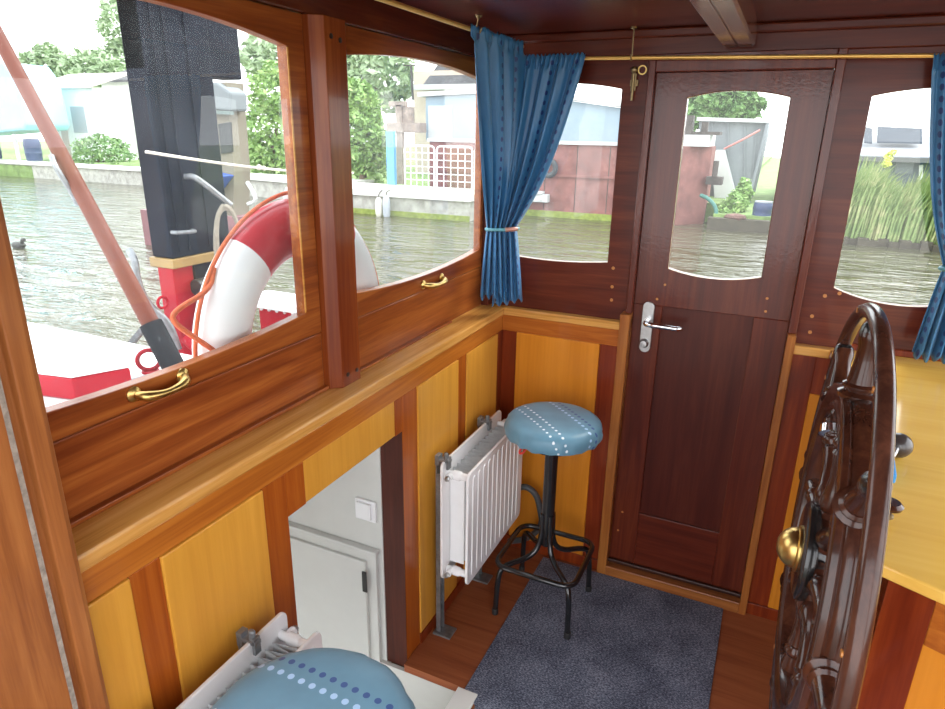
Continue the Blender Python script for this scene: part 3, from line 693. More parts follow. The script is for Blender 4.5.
curtain('left_curtain', (.05,-.465,2.035), (.05,-.045,2.035), BC, WD, -.046, .012, 1.418, 1.165, -.066, .034, .46, '', VD, None, 4, 3, par=crt)
curtain('right_curtain', (.055,-.036,1.993), (.285,-.036,1.988), BC+VD*-.022, WD, -.012, .062, 1.418, 1.135, -.02, .096, .46, '', VD, None, 4, 5, par=crt)
k = MB(); pts = []
for q in range(40):
    a = 2*PI*q/40; pts.append(BC+WD*(.010+.058*math.cos(a))+VD*(.022+.040*math.sin(a))+Vector((0,0,1.418+.003*math.sin(a+1))))
k.tube(pts, .0065, 10, closed=True); tb = k.build('tieback', plain('teal tieback cord', (.10,.30,.36), .45, 0, .2, 40), crt, smooth=True)
k = MB(); k.tube([p for p in pts[3:10]], .0082, 10); k.build('clasp', plain('copper pink clasp', (.55,.28,.22), .35, .3), tb, smooth=True)
cr2 = thing('right_curtain', (1.46,-.06,1.15), 'blue satin curtain cut by the right edge of the frame', 'curtain')
curtain('drape', (1.262,-.036,1.962), (1.60,-.036,1.955), (1.468,-.06,0), (1,0,0), -.068, .068, 1.40, 1.138, -.095, .10, .75, '', (0,-1,0), None, 9, 9, par=cr2)
k = MB(); pts = []
for q in range(32):
    a = 2*PI*q/32; pts.append(Vector((1.468+.078*math.cos(a), -.085-.038*math.sin(a), 1.40)))
k.tube(pts, .0065, 10, closed=True); k.build('tieback', plain('teal tieback cord, right', (.10,.30,.36), .45), cr2, smooth=True)

EXTERIOR_MARK = True
# ================================================================== OUTSIDE
def ray(u, v): return fw + rr*((u-472.5)/F) - uu*((v-354.5)/F)
def at(u, v, Y):
    d = ray(u, v); return CC + d*((Y-CC.y)/d.y)
WZ = -.5
# ---- water and banks
water, nt, b = newmat('canal water')
tc = N(nt, 'ShaderNodeTexCoord'); mp = N(nt, 'ShaderNodeMapping'); mp.inputs['Scale'].default_value = (.55, 1.5, 1); nt.links.new(tc.outputs['Object'], mp.inputs[0])
h = noise(nt, mp.outputs[0], 1.6, 4, .55, .4)
b.inputs['Base Color'].default_value = (.075,.070,.040,1); b.inputs['Roughness'].default_value = .06; b.inputs['IOR'].default_value = 1.33
bump(nt, b, h, .55, .28)
k = MB(); k.add([(-70,-12,WZ),(40,-12,WZ),(40,40,WZ),(-70,40,WZ)], [(0,1,2,3)])
struct(k.build('canal_water', water), 'rippled brown green canal water', 'water')
grass = plain('rough bank grass', (.16,.24,.07), .9, 0, .4, 3, bumpy=.6, bscale=14)
conc = plain('weathered quay concrete', (.40,.39,.35), .85, 0, .3, 5, bumpy=.4)
conc_top = plain('pale quay slab', (.66,.65,.60), .8, 0, .12, 5)
algae = plain('green waterline algae', (.22,.27,.05), .8, 0, .35, 8)
k = MB(); k.box((-80,16.9,-1),(-.6,70,.02)); k.box((-.6,15.6,-1),(60,70,-.12)); struct(k.build('far_bank', grass), 'grassy far bank of the canal', 'bank')
q = MB(); q.prism([(-80,18.4,-1),(-20,16.6,-1),(-11.9,14.9,-1),(-11.9,17.2,-1),(-80,20,-1)], (0,0,1.07))
o = struct(q.build('quay_wall', conc), 'old concrete quay wall on the far left bank', 'quay')
q = MB(); q.prism([(-80,18.3,.0701),(-20,16.5,.0701),(-11.9,14.8,.0701),(-11.9,17.2,.0701),(-80,20,.0701)], (0,0,.09)); q.build('quay_slab', conc_top, o)
lq = MB(); lq.box((-11.9,13.55,-1),(-6.55,15.35,.02)); o = struct(lq.build('landing_stage', conc), 'low concrete landing stage before the red barge', 'quay')
lq = MB(); lq.box((-11.9,13.45,.0201),(-6.5,15.36,.20)); lq.build('slab', conc_top, o)
lq = MB(); lq.box((-11.9,13.52,-.55),(-6.53,13.56,-.36)); lq.build('waterline', algae, o)

# ---- trees
def leafmat(name, lo, mid, hi):
    m, nt, b = newmat(name)
    tc = N(nt, 'ShaderNodeTexCoord'); f = noise(nt, tc.outputs['Object'], 2.2, 4, .7)
    nt.links.new(ramp(nt, f, [(.3, lo), (.5, mid), (.7, hi)]), b.inputs['Base Color'])
    b.inputs['Roughness'].default_value = .5; b.inputs['Transmission Weight'].default_value = 0; b.inputs['Subsurface Weight'].default_value = 0
    return m
leaf_a = leafmat('fresh green leaves', (.13,.25,.06), (.24,.39,.11), (.42,.55,.20))
leaf_b = leafmat('deep green leaves', (.07,.16,.045), (.14,.26,.08), (.26,.38,.14))
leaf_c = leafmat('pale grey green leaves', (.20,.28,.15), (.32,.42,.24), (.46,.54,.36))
bark = plain('grey brown bark', (.13,.09,.06), .9, 0, .35, 10)
def foliage(blobs, n, size, seed):
    rnd = random.Random(seed); k = MB(); tot = sum(r[0]*r[1]*r[2] for _, r in blobs)
    for c, r in blobs:
        c = Vector(c); m = int(n*r[0]*r[1]*r[2]/tot)+20
        for _ in range(m):
            d = Vector((rnd.gauss(0,1), rnd.gauss(0,1), rnd.gauss(0,1))).normalized()
            p = c+Vector([d[i]*r[i]*(rnd.uniform(.35,1.0)**.5)*(1+.12*math.sin(5*d.x+7*d.z+seed)) for i in range(3)])
            a = Vector((rnd.gauss(0,1), rnd.gauss(0,1), rnd.gauss(0,.7))).normalized(); bb = a.cross(Vector((rnd.gauss(0,1), rnd.gauss(0,1), rnd.gauss(0,1)))).normalized()
            s = size*rnd.uniform(.6,1.4); l = a*s; ww = bb*s*.45; nn = a.cross(bb)*s*.12
            k.add([p-l, p+ww+nn, p+l, p-ww+nn], [(0,1,2),(0,2,3)])
    return k
def tree(name, base, blobs, n, size, mat, label, trunk_r=.14, group='trees and bushes on the far bank', seed=1, cat='tree'):
    t = thing(name, base, label, cat, group); B = Vector(base)
    k = foliage(blobs, n, size, seed); k.build('foliage', mat, t, fix=False)
    k = MB()
    top = Vector(blobs[0][0])
    k.tube([B, B*.6+top*.4+Vector((.1,0,0)), top], trunk_r, 8, smooth=1, rs=lambda q: trunk_r*(1-.6*q))
    for c, r in blobs[1:]:
        k.tube([B*.6+top*.4, Vector(c)], trunk_r*.5, 6, rs=lambda q: trunk_r*.5*(1-.6*q))
    k.build('trunk', bark, t); return t
def px_tree(name, Y, boxes, zb, n, size, mat, label, seed, tr=.14, cat='tree', depth=.8):
    blobs = []
    for u0, v0, u1, v1 in boxes:
        a = at((u0+u1)/2, (v0+v1)/2, Y); e = at(u1, (v0+v1)/2, Y); g = at((u0+u1)/2, v0, Y)
        rx = abs(e.x-a.x); rz = abs(g.z-a.z)
        blobs.append(((a.x, Y+random.uniform(-.2,.4), a.z), (rx, max(rx*depth*.7, .4), rz)))
    base = (blobs[0][0][0], Y, zb)
    return tree(name, base, blobs, n, size, mat, label, tr, seed=seed, cat=cat)
px_tree('leafy_bush', 18.5, [(240,95,300,178),(250,60,320,120),(245,130,300,182)], .1, 3800, .13, leaf_a, 'bright green leafy bush on the quay seen right of the black casing', 3, cat='bush')
px_tree('leafy_bush', 17.2, [(330,100,392,170),(345,120,390,188),(330,75,380,130)], .1, 3800, .12, leaf_a, 'bright green bush beside the landing stage at the left of the arched corner window', 4, cat='bush')
px_tree('broad_tree', 26, [(335,45,420,115),(300,20,380,90),(240,28,330,90)], .1, 4200, .24, leaf_c, 'tall pale green tree rising behind the bushes beyond the corner window', 5, .25)
px_tree('broad_tree', 35, [(100,-10,145,60),(95,40,150,110)], .1, 2600, .24, leaf_c, 'pale tree showing just left of the black casing top', 6, .22)
px_tree('broad_tree', 30, [(25,45,75,95),(60,50,120,95)], .1, 2600, .28, leaf_c, 'washed out pale tree row behind the white sheds at far left', 7, .25)
px_tree('low_shrub', 18.9, [(70,135,120,160),(100,148,135,163),(75,150,100,165)], .17, 1400, .1, leaf_b, 'low weedy shrub growing on the quay edge left of the black casing', 8, .05, cat='bush')
px_tree('broad_tree', 27, [(690,80,760,125),(670,90,720,130),(715,88,765,122)], .0, 3600, .2, leaf_b, 'green treetop above the tin shed seen through the door pane', 9, .22)
px_tree('low_shrub', 16.4, [(724,190,748,220),(735,178,752,210),(716,203,732,222)], -.15, 1500, .075, leaf_a, 'weedy green shrub at the water edge before the tin shed', 10, .03, cat='bush')

# ---- reeds on the right bank
rnd = random.Random(21)
reed = leafmat('reed blades', (.10,.17,.04), (.20,.28,.085), (.42,.40,.20))
k = MB()
for i in range(6500):
    x = rnd.uniform(1.55, 6.6); y = rnd.uniform(14.6, 17.4)
    hgt = rnd.uniform(1.0, 1.85)*(.75+.35*math.sin(x*1.9)**2)*(1 if x > 2.2 else .6); bend = rnd.uniform(.1,.7); an = rnd.uniform(-.9,.9)+.35
    p = Vector((x, y, -.45)); dx = Vector((math.cos(an)*bend*hgt*.55, math.sin(an)*bend*.3, 0)); w_ = Vector((.012+.012*rnd.random(), .006, 0))
    m_ = p+Vector((0,0,hgt*.6))+dx*.3; e_ = p+Vector((0,0,hgt*(1-.25*bend)))+dx
    k.add([p-w_, p+w_, m_+w_*.9, e_, m_-w_*.9], [(0,1,2,4),(4,2,3)])
o = k.build('reed_bed', reed, None, root=Vector((4,16,-.45)), fix=False); tag(o, 'tall bed of green and straw reeds at the water edge right of the door', 'reeds', kind='stuff')
k = MB()
for x0 in range(24): 
    x = 1.6+x0*.2; k.box((x,14.45+.1*math.sin(x0*2),-.7),(x+.21,15.8,-.36+.03*math.sin(x0*3)))
k.box((-.7,15.35,-.7),(1.62,15.75,-.20)); struct(k.build('muddy_edge', plain('wet mud', (.06,.05,.03), .7, 0, .3, 6)), 'dark muddy foot of the reed bank', 'bank')
px_tree('yellow_weed', 17.75, [(886,151,894,164),(882,160,891,168),(890,149,896,156)], -.3, 160, .045, leafmat('yellow green weed', (.35,.42,.05), (.5,.55,.08), (.65,.62,.12)), 'yellow flowered weed standing above the reeds', 11, .015, cat='plant')

# ---- red barge
hullm = plain('faded red brown hull paint', (.22,.088,.075), .7, 0, .3, 3, bumpy=.15, bscale=8)
lblue = plain('pale blue grey cabin paint', (.27,.35,.41), .6, 0, .08, 2)
pale = plain('off white paint', (.55,.56,.55), .6, 0, .06, 2)
dark_fit = plain('dark rusty fitting', (.07,.06,.052), .8, 0, .5, 4)
bg_ = thing('moored_barge', (-4.5,16.8,WZ), 'long faded red barge with a pale blue deckhouse moored on the far side', 'barge')
HZ = 1.50
k = MB(); k.prism([(-8.9,15.7,-.8),(-1.6,15.7,-.8),(-.92,16.5,-.8),(-.92,17.4,-.8),(-1.6,18.6,-.8),(-8.9,18.6,-.8)], (0,0,HZ+.8)); hu = k.build('hull', hullm, bg_)
k = MB(); k.box((-8.95,15.62,HZ-.02),(-1.62,15.74,HZ+.07)); k.build('gunwale', pale, hu)
k = MB(); k.box((-8.9,15.64,.62),(-1.6,15.71,.68)); k.build('rubbing_strake', hullm, hu)
k = MB(); k.box((-8.9,15.67,-.6),(-1.6,15.71,-.33)); k.build('waterline', algae, hu)
for x in (-5.2,-4.3,-3.4,-2.5):
    k = MB(); k.box((x-.02,15.69,-.3),(x+.0,15.705,1.45)); k.build('plate_seam', dark_fit, hu)
k = MB(); k.prism([(-9.3,16.2,HZ),(-9.3,16.2,2.75),(-6.5,16.2,2.85),(-2.7,16.2,2.35),(-2.3,16.2,HZ)][::-1], (0,2.2,0)); dh = k.build('deckhouse', lblue, bg_)
k = MB(); k.prism([(-9.5,16.05,2.75),(-6.5,16.05,2.87),(-2.55,16.05,2.36),(-2.55,16.05,2.44),(-6.5,16.05,2.98),(-9.5,16.05,2.88)][::-1], (0,2.5,0)); k.build('roof', pale, bg_)
k = MB(); k.box((-9.2,16.17,1.5),(-8.4,16.2,2.5)); k.build('side_panel', pale, dh)
k = MB(); k.box((-1.75,15.9,HZ),(-.95,17.3,HZ+.28)); k.build('hatch_cover', pale, bg_)
k = MB(); k.box((-1.72,16.0,HZ+.2),(-1.42,16.3,2.25)); k.box((-1.2,16.0,HZ+.2),(-1.05,16.2,2.1)); k.box((-1.4,15.9,HZ+.28),(-.72,16.5,HZ+.36)); k.build('stove_pipe', dark_fit, bg_)
k = MB(); k.box((-.95,16.2,.55),(-.55,16.6,.75)); k.cyl((-.75,16.2,.75),(-.75,16.2,1.15),.07); k.build('bow_fitting', dark_fit, bg_)
ty = at(549,168,15.6)
k = MB(); k.ring([(.20+.075*math.cos(2*PI*i/10), .075*math.sin(2*PI*i/10)) for i in range(10)], (ty.x, 15.56, ty.z), (0,1,0), 28)
tag(k.build('tyre_fender', plain('grey black tyre', (.05,.055,.06), .7, 0, .2, 12), None, root=Vector((ty.x,15.56,ty.z)), smooth=True), 'old tyre hanging as a fender on the red barge hull', 'fender')
p = at(540,197,15.55); k = MB(); k.box((p.x-.5,15.45,p.z-.14),(p.x+.25,15.68,p.z+.08)); k.cyl((p.x+.05,15.42,p.z-.05),(p.x+.05,15.46,p.z-.05),.05); k.box((p.x-.4,15.4,p.z+.08),(p.x+.1,15.66,p.z+.16))
tag(k.build('white_fender_block', pale, None, root=Vector((p.x,15.5,p.z)), bevel=.02), 'white block fixed low on the red hull beside the curtain', 'fender')
# hose at the bow
p0, p1, p2 = at(708,198,15.8), at(717,208,15.7), at(715,226,15.6)
k = MB(); k.tube([p0+Vector((-.2,.1,.05)), p0, p1, p2], .05, 10, smooth=2)
tag(k.build('green_hose', plain('sea green hose', (.04,.15,.12), .6), None, root=p2, smooth=True), 'green hose curving from the barge bow down to the water', 'hose')
# ---- mesh fence panels on the landing stage
fm = plain('white fence wire', (.85,.86,.84), .5)
for i, (xa, xb) in enumerate(((-9.42,-8.42),(-8.34,-7.20),(-7.12,-6.60))):
    f_ = thing('mesh_fence_panel', ((xa+xb)/2,15.1,.2), ['white mesh fence panel on the landing stage, the one farthest left', 'white mesh fence panel in the middle of the three on the landing stage', 'narrow white mesh fence panel next to the corner curtain'][i], 'fence', 'mesh fence panels on the landing stage')
    k = MB(); r = .1; zt = 1.36
    k.tube([(xa,15.1,.2),(xa,15.1,zt-r),(xa+r*.3,15.1,zt-r*.3),(xa+r,15.1,zt),(xb-r,15.1,zt),(xb-r*.3,15.1,zt-r*.3),(xb,15.1,zt-r),(xb,15.1,.2)], .026, 8); k.build('frame', fm, f_)
    k = MB(); n = max(2, int((xb-xa)/.19))
    for j in range(1, n): x = xa+(xb-xa)*j/n; k.cyl((x,15.1,.2),(x,15.1,zt),.013,n=6)
    for j in range(1, 6): z = .2+(zt-.2)*j/6; k.cyl((xa,15.1,z),(xb,15.1,z),.013,n=6)
    k.build('wire_grid', fm, f_)
# ---- quay posts, fenders
p = at(391,160,15.2); k = MB(); k.box((p.x-.13,15.15,.2),(p.x+.13,15.3,1.75)); tag(k.build('blue_board', plain('bright blue board', (.12,.36,.72), .5), None, root=Vector((p.x,15.2,.2)), bevel=.01), 'upright bright blue board on the landing stage', 'board')
p = at(400,130,15.6); k = MB(); k.box((p.x-.12,15.55,.2),(p.x+.1,15.7,2.5)); k.box((p.x-.42,15.5,1.72),(p.x+.75,15.9,2.0)); k.box((p.x-.35,15.55,2.45),(p.x+.2,15.75,2.6)); k.box((p.x-.1,15.6,2.0),(p.x+.4,15.8,2.45))
tag(k.build('timber_gantry', plain('weathered grey timber', (.30,.24,.20), .8, 0, .3, 6), None, root=Vector((p.x,15.6,.2)), bevel=.01), 'weathered timber post with short arms beside the red barge', 'post')
for u, mt, lb in ((380.5, plain('cream fender', (.75,.73,.62), .5), 'cream cylindrical fender hanging on the landing stage'), (388, plain('grey fender', (.42,.45,.50), .45), 'grey cylindrical fender with a loop hanging on the landing stage')):
    p = at(u,207,13.38); t = thing('hanging_fender', (p.x,13.38,p.z), lb, 'fender', 'fenders on the landing stage')
    hh = .27 if u < 385 else .32
    k = MB(); k.lathe([(.02,-hh),(.08,-hh+.03),(.105,-hh+.12),(.105,hh-.16),(.08,hh-.06),(.04,hh)], (p.x,13.30,p.z), (0,0,1), 16); k.build('body', mt, t, smooth=True)
    k = MB(); k.tube([(p.x,13.30,p.z+hh-.02),(p.x,13.32,p.z+hh+.10),(p.x+.02,13.48,.21)], .014, 6, smooth=1); k.build('cord', dark_fit, t)
# ---- slate roofed house
slate = plain('dark slate roof', (.085,.083,.085), .85, 0, .4, 3, bumpy=.3, bscale=20)
ho = thing('slate_house', (-11.5,24,.0), 'house with a steep dark slate roof rising behind the barge', 'house')
k = MB(); k.box((-14.2,24,0),(-9.9,31,4.2)); k.build('walls', plain('buff house wall', (.5,.42,.34), .8, 0, .1, 2), ho)
k = MB(); k.prism([(-13.6,23.7,3.6),(-12.2,25.9,6.6),(-10.0,25.9,6.6),(-9.6,23.7,3.6)], (0,.3,.06)); k.build('roof_slope', slate, ho)
k = MB(); k.prism([(-13.6,31.3,3.6),(-12.2,25.9,6.6),(-10.0,25.9,6.6),(-9.6,31.3,3.6)], (0,.1,.08)); k.build('roof_slope', slate, ho)
k = MB(); k.box((-13.9,23.4,3.42),(-9.4,23.75,3.62)); k.build('gutter', pale, ho)
k = MB(); k.cyl(at(413,100,23.2)*1.0, at(411,66,23.2), .05, n=8); p = at(411,66,23.2); k.box((p.x-.35,23.15,p.z),(p.x+.2,23.25,p.z+.05)); k.build('aerial', dark_fit, ho)
# ---- tin shed & neighbours in the door view
tin = plain('grey corrugated tin', (.20,.22,.23), .65, .0, .15, 1.5, bumpy=.2, bscale=6)
ts = thing('tin_shed', (-.4,18.2,-.1), 'grey tin shed with a sloping side seen through the door pane', 'shed')
A = [at(u, v, 19.3) for u, v in ((700,208),(699,121),(768,122),(748,208))]
k = MB(); k.prism(A, (0,3.5,0)); k.build('walls', tin, ts)
k = MB(); k.bar(at(697,119,19.2), at(770,121,19.2), .14, .10); k.build('eaves', pale, ts)
k = MB(); k.bar(at(768,122,19.2), at(747,208,19.2), .10, .08); k.build('corner_trim', plain('lead grey trim', (.22,.24,.26), .5), ts)
for u0, u1 in ((712,716),(728,731),(745,746),(757,752)):
    k = MB(); k.bar(at(u0,123,19.26), at(u1-2,207,19.26), .025, .03); k.build('batten', tin, ts)
k = MB(); k.prism([at(u, v, 18.72) for u, v in ((712,160),(716,150),(724,150),(738,205),(715,207))], (0,.4,0)); tag(k.build('white_board', pale, None, root=at(722,205,18.72)), 'white triangular board leaning in front of the tin shed', 'board')
k = MB(); k.tube([at(724,149,18.6), at(742,140,18.5), at(760,130,18.6)], .028, 8); tag(k.build('red_line', plain('faded red cord', (.55,.22,.2), .7), None, root=at(742,140,18.5)), 'faded red cord slung across the tin shed', 'rope')
k = MB(); k.box(at(772,300,19)*0+Vector((.75,19.5,-.1)), Vector((2.0,21.2,1.95))); tag(k.build('white_hut', plain('white hut wall', (.82,.83,.84), .7), None, root=Vector((1.2,19.5,-.1))), 'plain white hut right of the tin shed', 'hut')
p = at(762,214,15.9)
br_ = thing('blue_barrel', (p.x,15.9,p.z-.3), 'dark blue barrel at the water edge right of the tin shed', 'barrel', 'dark blue barrels on the far bank')
k = MB(); k.lathe([(.20,0),(.22,.03),(.23,.18),(.24,.2),(.23,.22),(.23,.36),(.24,.38),(.22,.52),(.20,.55)], (p.x,15.9,p.z-.26), (0,0,1), 20); k.build('body', plain('dark blue plastic', (.03,.05,.12), .5, 0, .2, 5), br_, smooth=True)
k = MB(); k.lathe([(.21,0),(.21,.03),(0,.035)], (p.x,15.9,p.z+.285), (0,0,1), 20); k.build('lid', plain('grey lid', (.25,.27,.3), .5), br_, smooth=True)
for q_, (u, lb) in enumerate(((36,'dark blue barrel on the quay, the right of two at the far left'),(-4,'dark blue barrel on the quay partly behind the near post'))):
    p = at(u,166,17.6); d = dup(br_, (p.x,17.6,.13), lb); d.scale = (1.5,1.5,1.75)
k = MB()
for i in range(14):
    rr_ = rnd.uniform(.06,.14); k.ball(Vector((rnd.uniform(-.2,.12), rnd.uniform(15.4,15.7), -.17)), rr_, 8, (1.4,1,.7))
tag(k.build('rubble', plain('reddish rubble', (.13,.07,.055), .9, 0, .4, 5), None, root=at(755,221,15.5)), 'heap of reddish rubble along the water edge', 'rubble', kind='stuff')
# ---- long shed with solar panels
ls = thing('long_shed', (4.5,23,-.1), 'long pale shed with solar panels on its roof behind the reeds', 'shed')
a = at(836,150,22); c_ = at(960,158,22)
k = MB(); k.box((a.x-1.2,22,-.1),(c_.x+2.4,26,a.z-.15)); k.build('walls', plain('grey blue shed wall', (.10,.125,.14), .8, 0, .2, 1), ls)
k = MB(); k.prism([(a.x-1.4,21.6,a.z-.22),(c_.x+2.6,21.6,c_.z-.08),(c_.x+2.6,23.8,c_.z+.50),(a.x-1.4,23.8,a.z+.36)], (0,.02,.10)); rf_ = k.build('roof', plain('pale grey roof sheet', (.30,.31,.33), .8, 0, .1, 3), ls)
k = MB(); k.box((a.x-1.4,21.55,a.z-.30),(c_.x+2.6,21.62,a.z-.16)); k.build('fascia', plain('dark grey fascia', (.12,.12,.12), .8), ls)  # fascia board in one even dark grey
for u0, u1 in ((864,872),(877,922)):
    k = MB(); k.prism([at(u0,143,22.4), at(u1,144,22.4), at(u1,130,23.2), at(u0,128,23.2)], (0,.03,.05)); pn_ = k.build('solar_panel', plain('blue black solar cell', (.035,.045,.06), .75, 0, .15, 4), rf_)
k = MB(); k.bar(at(921,165,21.9), at(920,200,21.9), .10, .10); k.build('post', pale, ls)
for u0, u1 in ((850,862),(870,884),(897,912)):
    k = MB(); p = at(u0,160,21.97); q = at(u1,174,21.97); k.box((p.x,21.96,q.z),(q.x,22.02,p.z)); k.build('window', plain('dark shed window', (.13,.15,.17), .3), ls)
# ---- far left sheds, tarpaulin
def shed(name, u0, u1, v0, v1, Y, wallm, roofm, label):
    a = at(u0, v0, Y); c = at(u1, v0, Y); s_ = thing(name, ((a.x+c.x)/2, Y, .1), label, 'shed', 'pale sheds on the left bank')
    k = MB(); k.box((a.x,Y,.1),(c.x,Y+2,a.z)); k.build('walls', wallm, s_)
    k = MB(); k.prism([(a.x-.3,Y-.3,a.z-.05),(c.x+.3,Y-.3,a.z-.05),(c.x+.3,Y+2,a.z+.7),(a.x-.3,Y+2,a.z+.7)], (0,.05,.12)); k.build('roof', roofm, s_)
    k = MB(); w_ = (c.x-a.x); k.box((a.x+w_*.3,Y-.03,.1),(a.x+w_*.42,Y,a.z*.75)); k.build('door', plain(name+' door', (.5,.42,.38), .7), s_)
    k = MB(); k.box((a.x+w_*.55,Y-.03,a.z*.4),(a.x+w_*.8,Y,a.z*.75)); k.build('window', plain(name+' window', (.35,.38,.4), .3), s_)
wp = plain('whitewashed boards', (.80,.80,.78), .8, 0, .05, 2)
shed('boat_shed', 38, 92, 88, 150, 21, wp, plain('pale pinkish roof', (.62,.55,.52), .8), 'whitewashed shed with a pale roof behind the pole')
shed('boat_shed', 101, 128, 82, 150, 24.5, wp, slate, 'smaller white shed with a dark roof edge beside the casing')
k = MB(); Y = 17.9
pts = [at(u, v, Y) for u, v in ((-40,60),(2,62),(14,78),(26,125),(24,130),(-40,136))]
k.prism(pts, (0,2.2,0)); tag(k.build('tarpaulin_cover', plain('pale cyan tarpaulin', (.30,.66,.78), .5, 0, .1, 1.5, bumpy=.2, bscale=4), None, root=at(0,130,Y), bevel=.12), 'pale cyan tarpaulin over a stored boat at the far left', 'tarpaulin')
tr_ = thing('boat_trestle', (at(14,165,17.95).x,17.95,.16), 'white trestle legs under the cyan tarpaulin', 'trestle')
for u in (14, -12):
    k = MB(); k.bar(at(u,134,17.95), Vector((at(u,134,17.95).x,17.95,.165)), .12, .12); k.build('leg', pale, tr_)
k = MB(); k.bar(at(-20,138,17.95), at(22,137,17.95), .1, .1); k.build('beam', pale, tr_)
# ---- solid boat shape standing in for a reflection in the window glass
bb = thing('reflection_boat', (-8.6,7.6,WZ), 'boat shape with a beige wheelhouse standing in for a reflection right of the black casing', 'boat')
beige = plain('beige reflection tone', (.20,.175,.13), .7, 0, .05, 3)  # beige toned down to the brightness of the reflection it replaces
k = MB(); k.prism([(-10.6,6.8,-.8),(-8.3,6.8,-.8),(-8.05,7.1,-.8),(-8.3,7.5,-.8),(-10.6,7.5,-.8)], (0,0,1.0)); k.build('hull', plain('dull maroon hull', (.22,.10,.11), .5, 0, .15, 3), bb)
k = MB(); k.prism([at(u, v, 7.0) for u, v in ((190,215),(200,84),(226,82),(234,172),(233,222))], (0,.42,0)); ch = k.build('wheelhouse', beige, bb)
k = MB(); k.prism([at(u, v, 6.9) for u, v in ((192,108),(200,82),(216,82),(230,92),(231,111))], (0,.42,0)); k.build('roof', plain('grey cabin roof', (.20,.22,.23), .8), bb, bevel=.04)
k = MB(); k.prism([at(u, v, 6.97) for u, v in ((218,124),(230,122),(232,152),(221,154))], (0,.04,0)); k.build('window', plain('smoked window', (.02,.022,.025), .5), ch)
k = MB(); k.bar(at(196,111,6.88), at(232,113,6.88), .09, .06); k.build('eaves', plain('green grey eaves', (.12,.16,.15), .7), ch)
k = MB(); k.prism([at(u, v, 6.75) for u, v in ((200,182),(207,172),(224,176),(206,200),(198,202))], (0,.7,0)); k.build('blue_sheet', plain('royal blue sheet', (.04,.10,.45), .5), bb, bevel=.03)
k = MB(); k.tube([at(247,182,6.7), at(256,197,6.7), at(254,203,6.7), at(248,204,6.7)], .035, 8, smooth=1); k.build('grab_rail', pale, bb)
# ---- duck
dk = at(27,247,5.45); dl = Vector((-12.3,5.35,WZ))
du = thing('water_duck', dl, 'small dark duck swimming on the open water at left', 'duck')
k = MB(); k.tube([dl+Vector(p) for p in ((-.30,0,.10),(-.22,0,.09),(-.08,0,.08),(.08,0,.08),(.18,0,.11),(.22,0,.19),(.24,0,.27),(.29,0,.30),(.35,0,.285),(.40,0,.275))], .1, 12, smooth=2, rs=lambda t: .015+.115*max(0, math.sin(PI*min(1, t*1.55)))**.8 if t < .52 else (.055 if t < .88 else .018))
k.build('body', plain('dark duck feathers', (.03,.028,.025), .6, 0, .3, 12), du, smooth=True); du.scale = (.6,.6,.6)

# ================================================================== OWN BOAT OUTSIDE
deck_w = plain('white painted steel deck', (.80,.82,.83), .35, 0, .03, 4, coat=.3)
red_p = plain('glossy signal red paint', (.36,.008,.02), .4, 0, .12, 6, spec=.15)
k = MB(); k.box((-4.2,-3.4,.895),(-.127,-.655,.93)); struct(k.build('cabin_roof', deck_w, bevel=.01), 'white painted roof of the low cabin beside the wheelhouse', 'roof')
k = MB(); k.box((-4.15,-.76,.2),(-.13,-.67,.895)); struct(k.build('cabin_side', deck_w), 'white side of the low cabin', 'cabin side')
k = MB(); k.box((-1.62,-.67,.2),(-.126,.42,.24)); k.box((-.126,.075,.2),(3,.42,.24)); struct(k.build('side_deck', deck_w), 'white side deck of the boat', 'deck')
k = MB(); k.box((-1.62,.36,-.5),(3,.42,.84)); bw = struct(k.build('bulwark', red_p), 'red bulwark along the side deck with white rail', 'bulwark')
k = MB(); k.box((-1.64,.24,.8401),(3,.46,.885)); k.build('rail', deck_w, bw, bevel=.01)
k = MB(); 
for i in range(40): k.ball((-1.6+.055*i,.357,.80), .010, 8)
k.build('rivet', deck_w, bw); bw.children[-1]['kind'] = 'stuff'
hs = thing('red_hatch', (-1.1,-1.2,.93), 'low red hatch with a white curved top on the cabin roof', 'hatch')
k = MB(); k.prism([(-1.75,-1.30,.931),(-.975,-1.15,.931),(-.90,-1.00,.931),(-1.02,-.99,.931),(-1.8,-1.1,.931)], (0,0,.075)); k.build('coaming', red_p, hs, bevel=.006)
k = MB(); k.prism([(-1.75,-1.30,1.0065),(-.975,-1.15,1.0065),(-.90,-1.00,1.0065),(-1.02,-.99,1.0065),(-1.8,-1.1,1.0065)], (0,0,.012)); k.build('lid', deck_w, hs, bevel=.004)
k = MB(); k.cyl((-.965,-1.06,.931),(-.90,-.93,.94),.022,n=14); k.build('stay', galv, hs, smooth=True)
er = thing('eye_ring', (-.99,-.86,.93), 'red steel eye ring standing on the white cabin roof', 'ring')
k = MB(); k.ring([(.036+.008*math.cos(2*PI*i/10), .008*math.sin(2*PI*i/10)) for i in range(10)], (-.99,-.86,.975), (.8,-.6,0), 24); k.build('ring', red_p, er, smooth=True)
k = MB(); k.cyl((-.99,-.86,.93),(-.99,-.86,.936),.03,n=14); k.build('base', red_p, er)
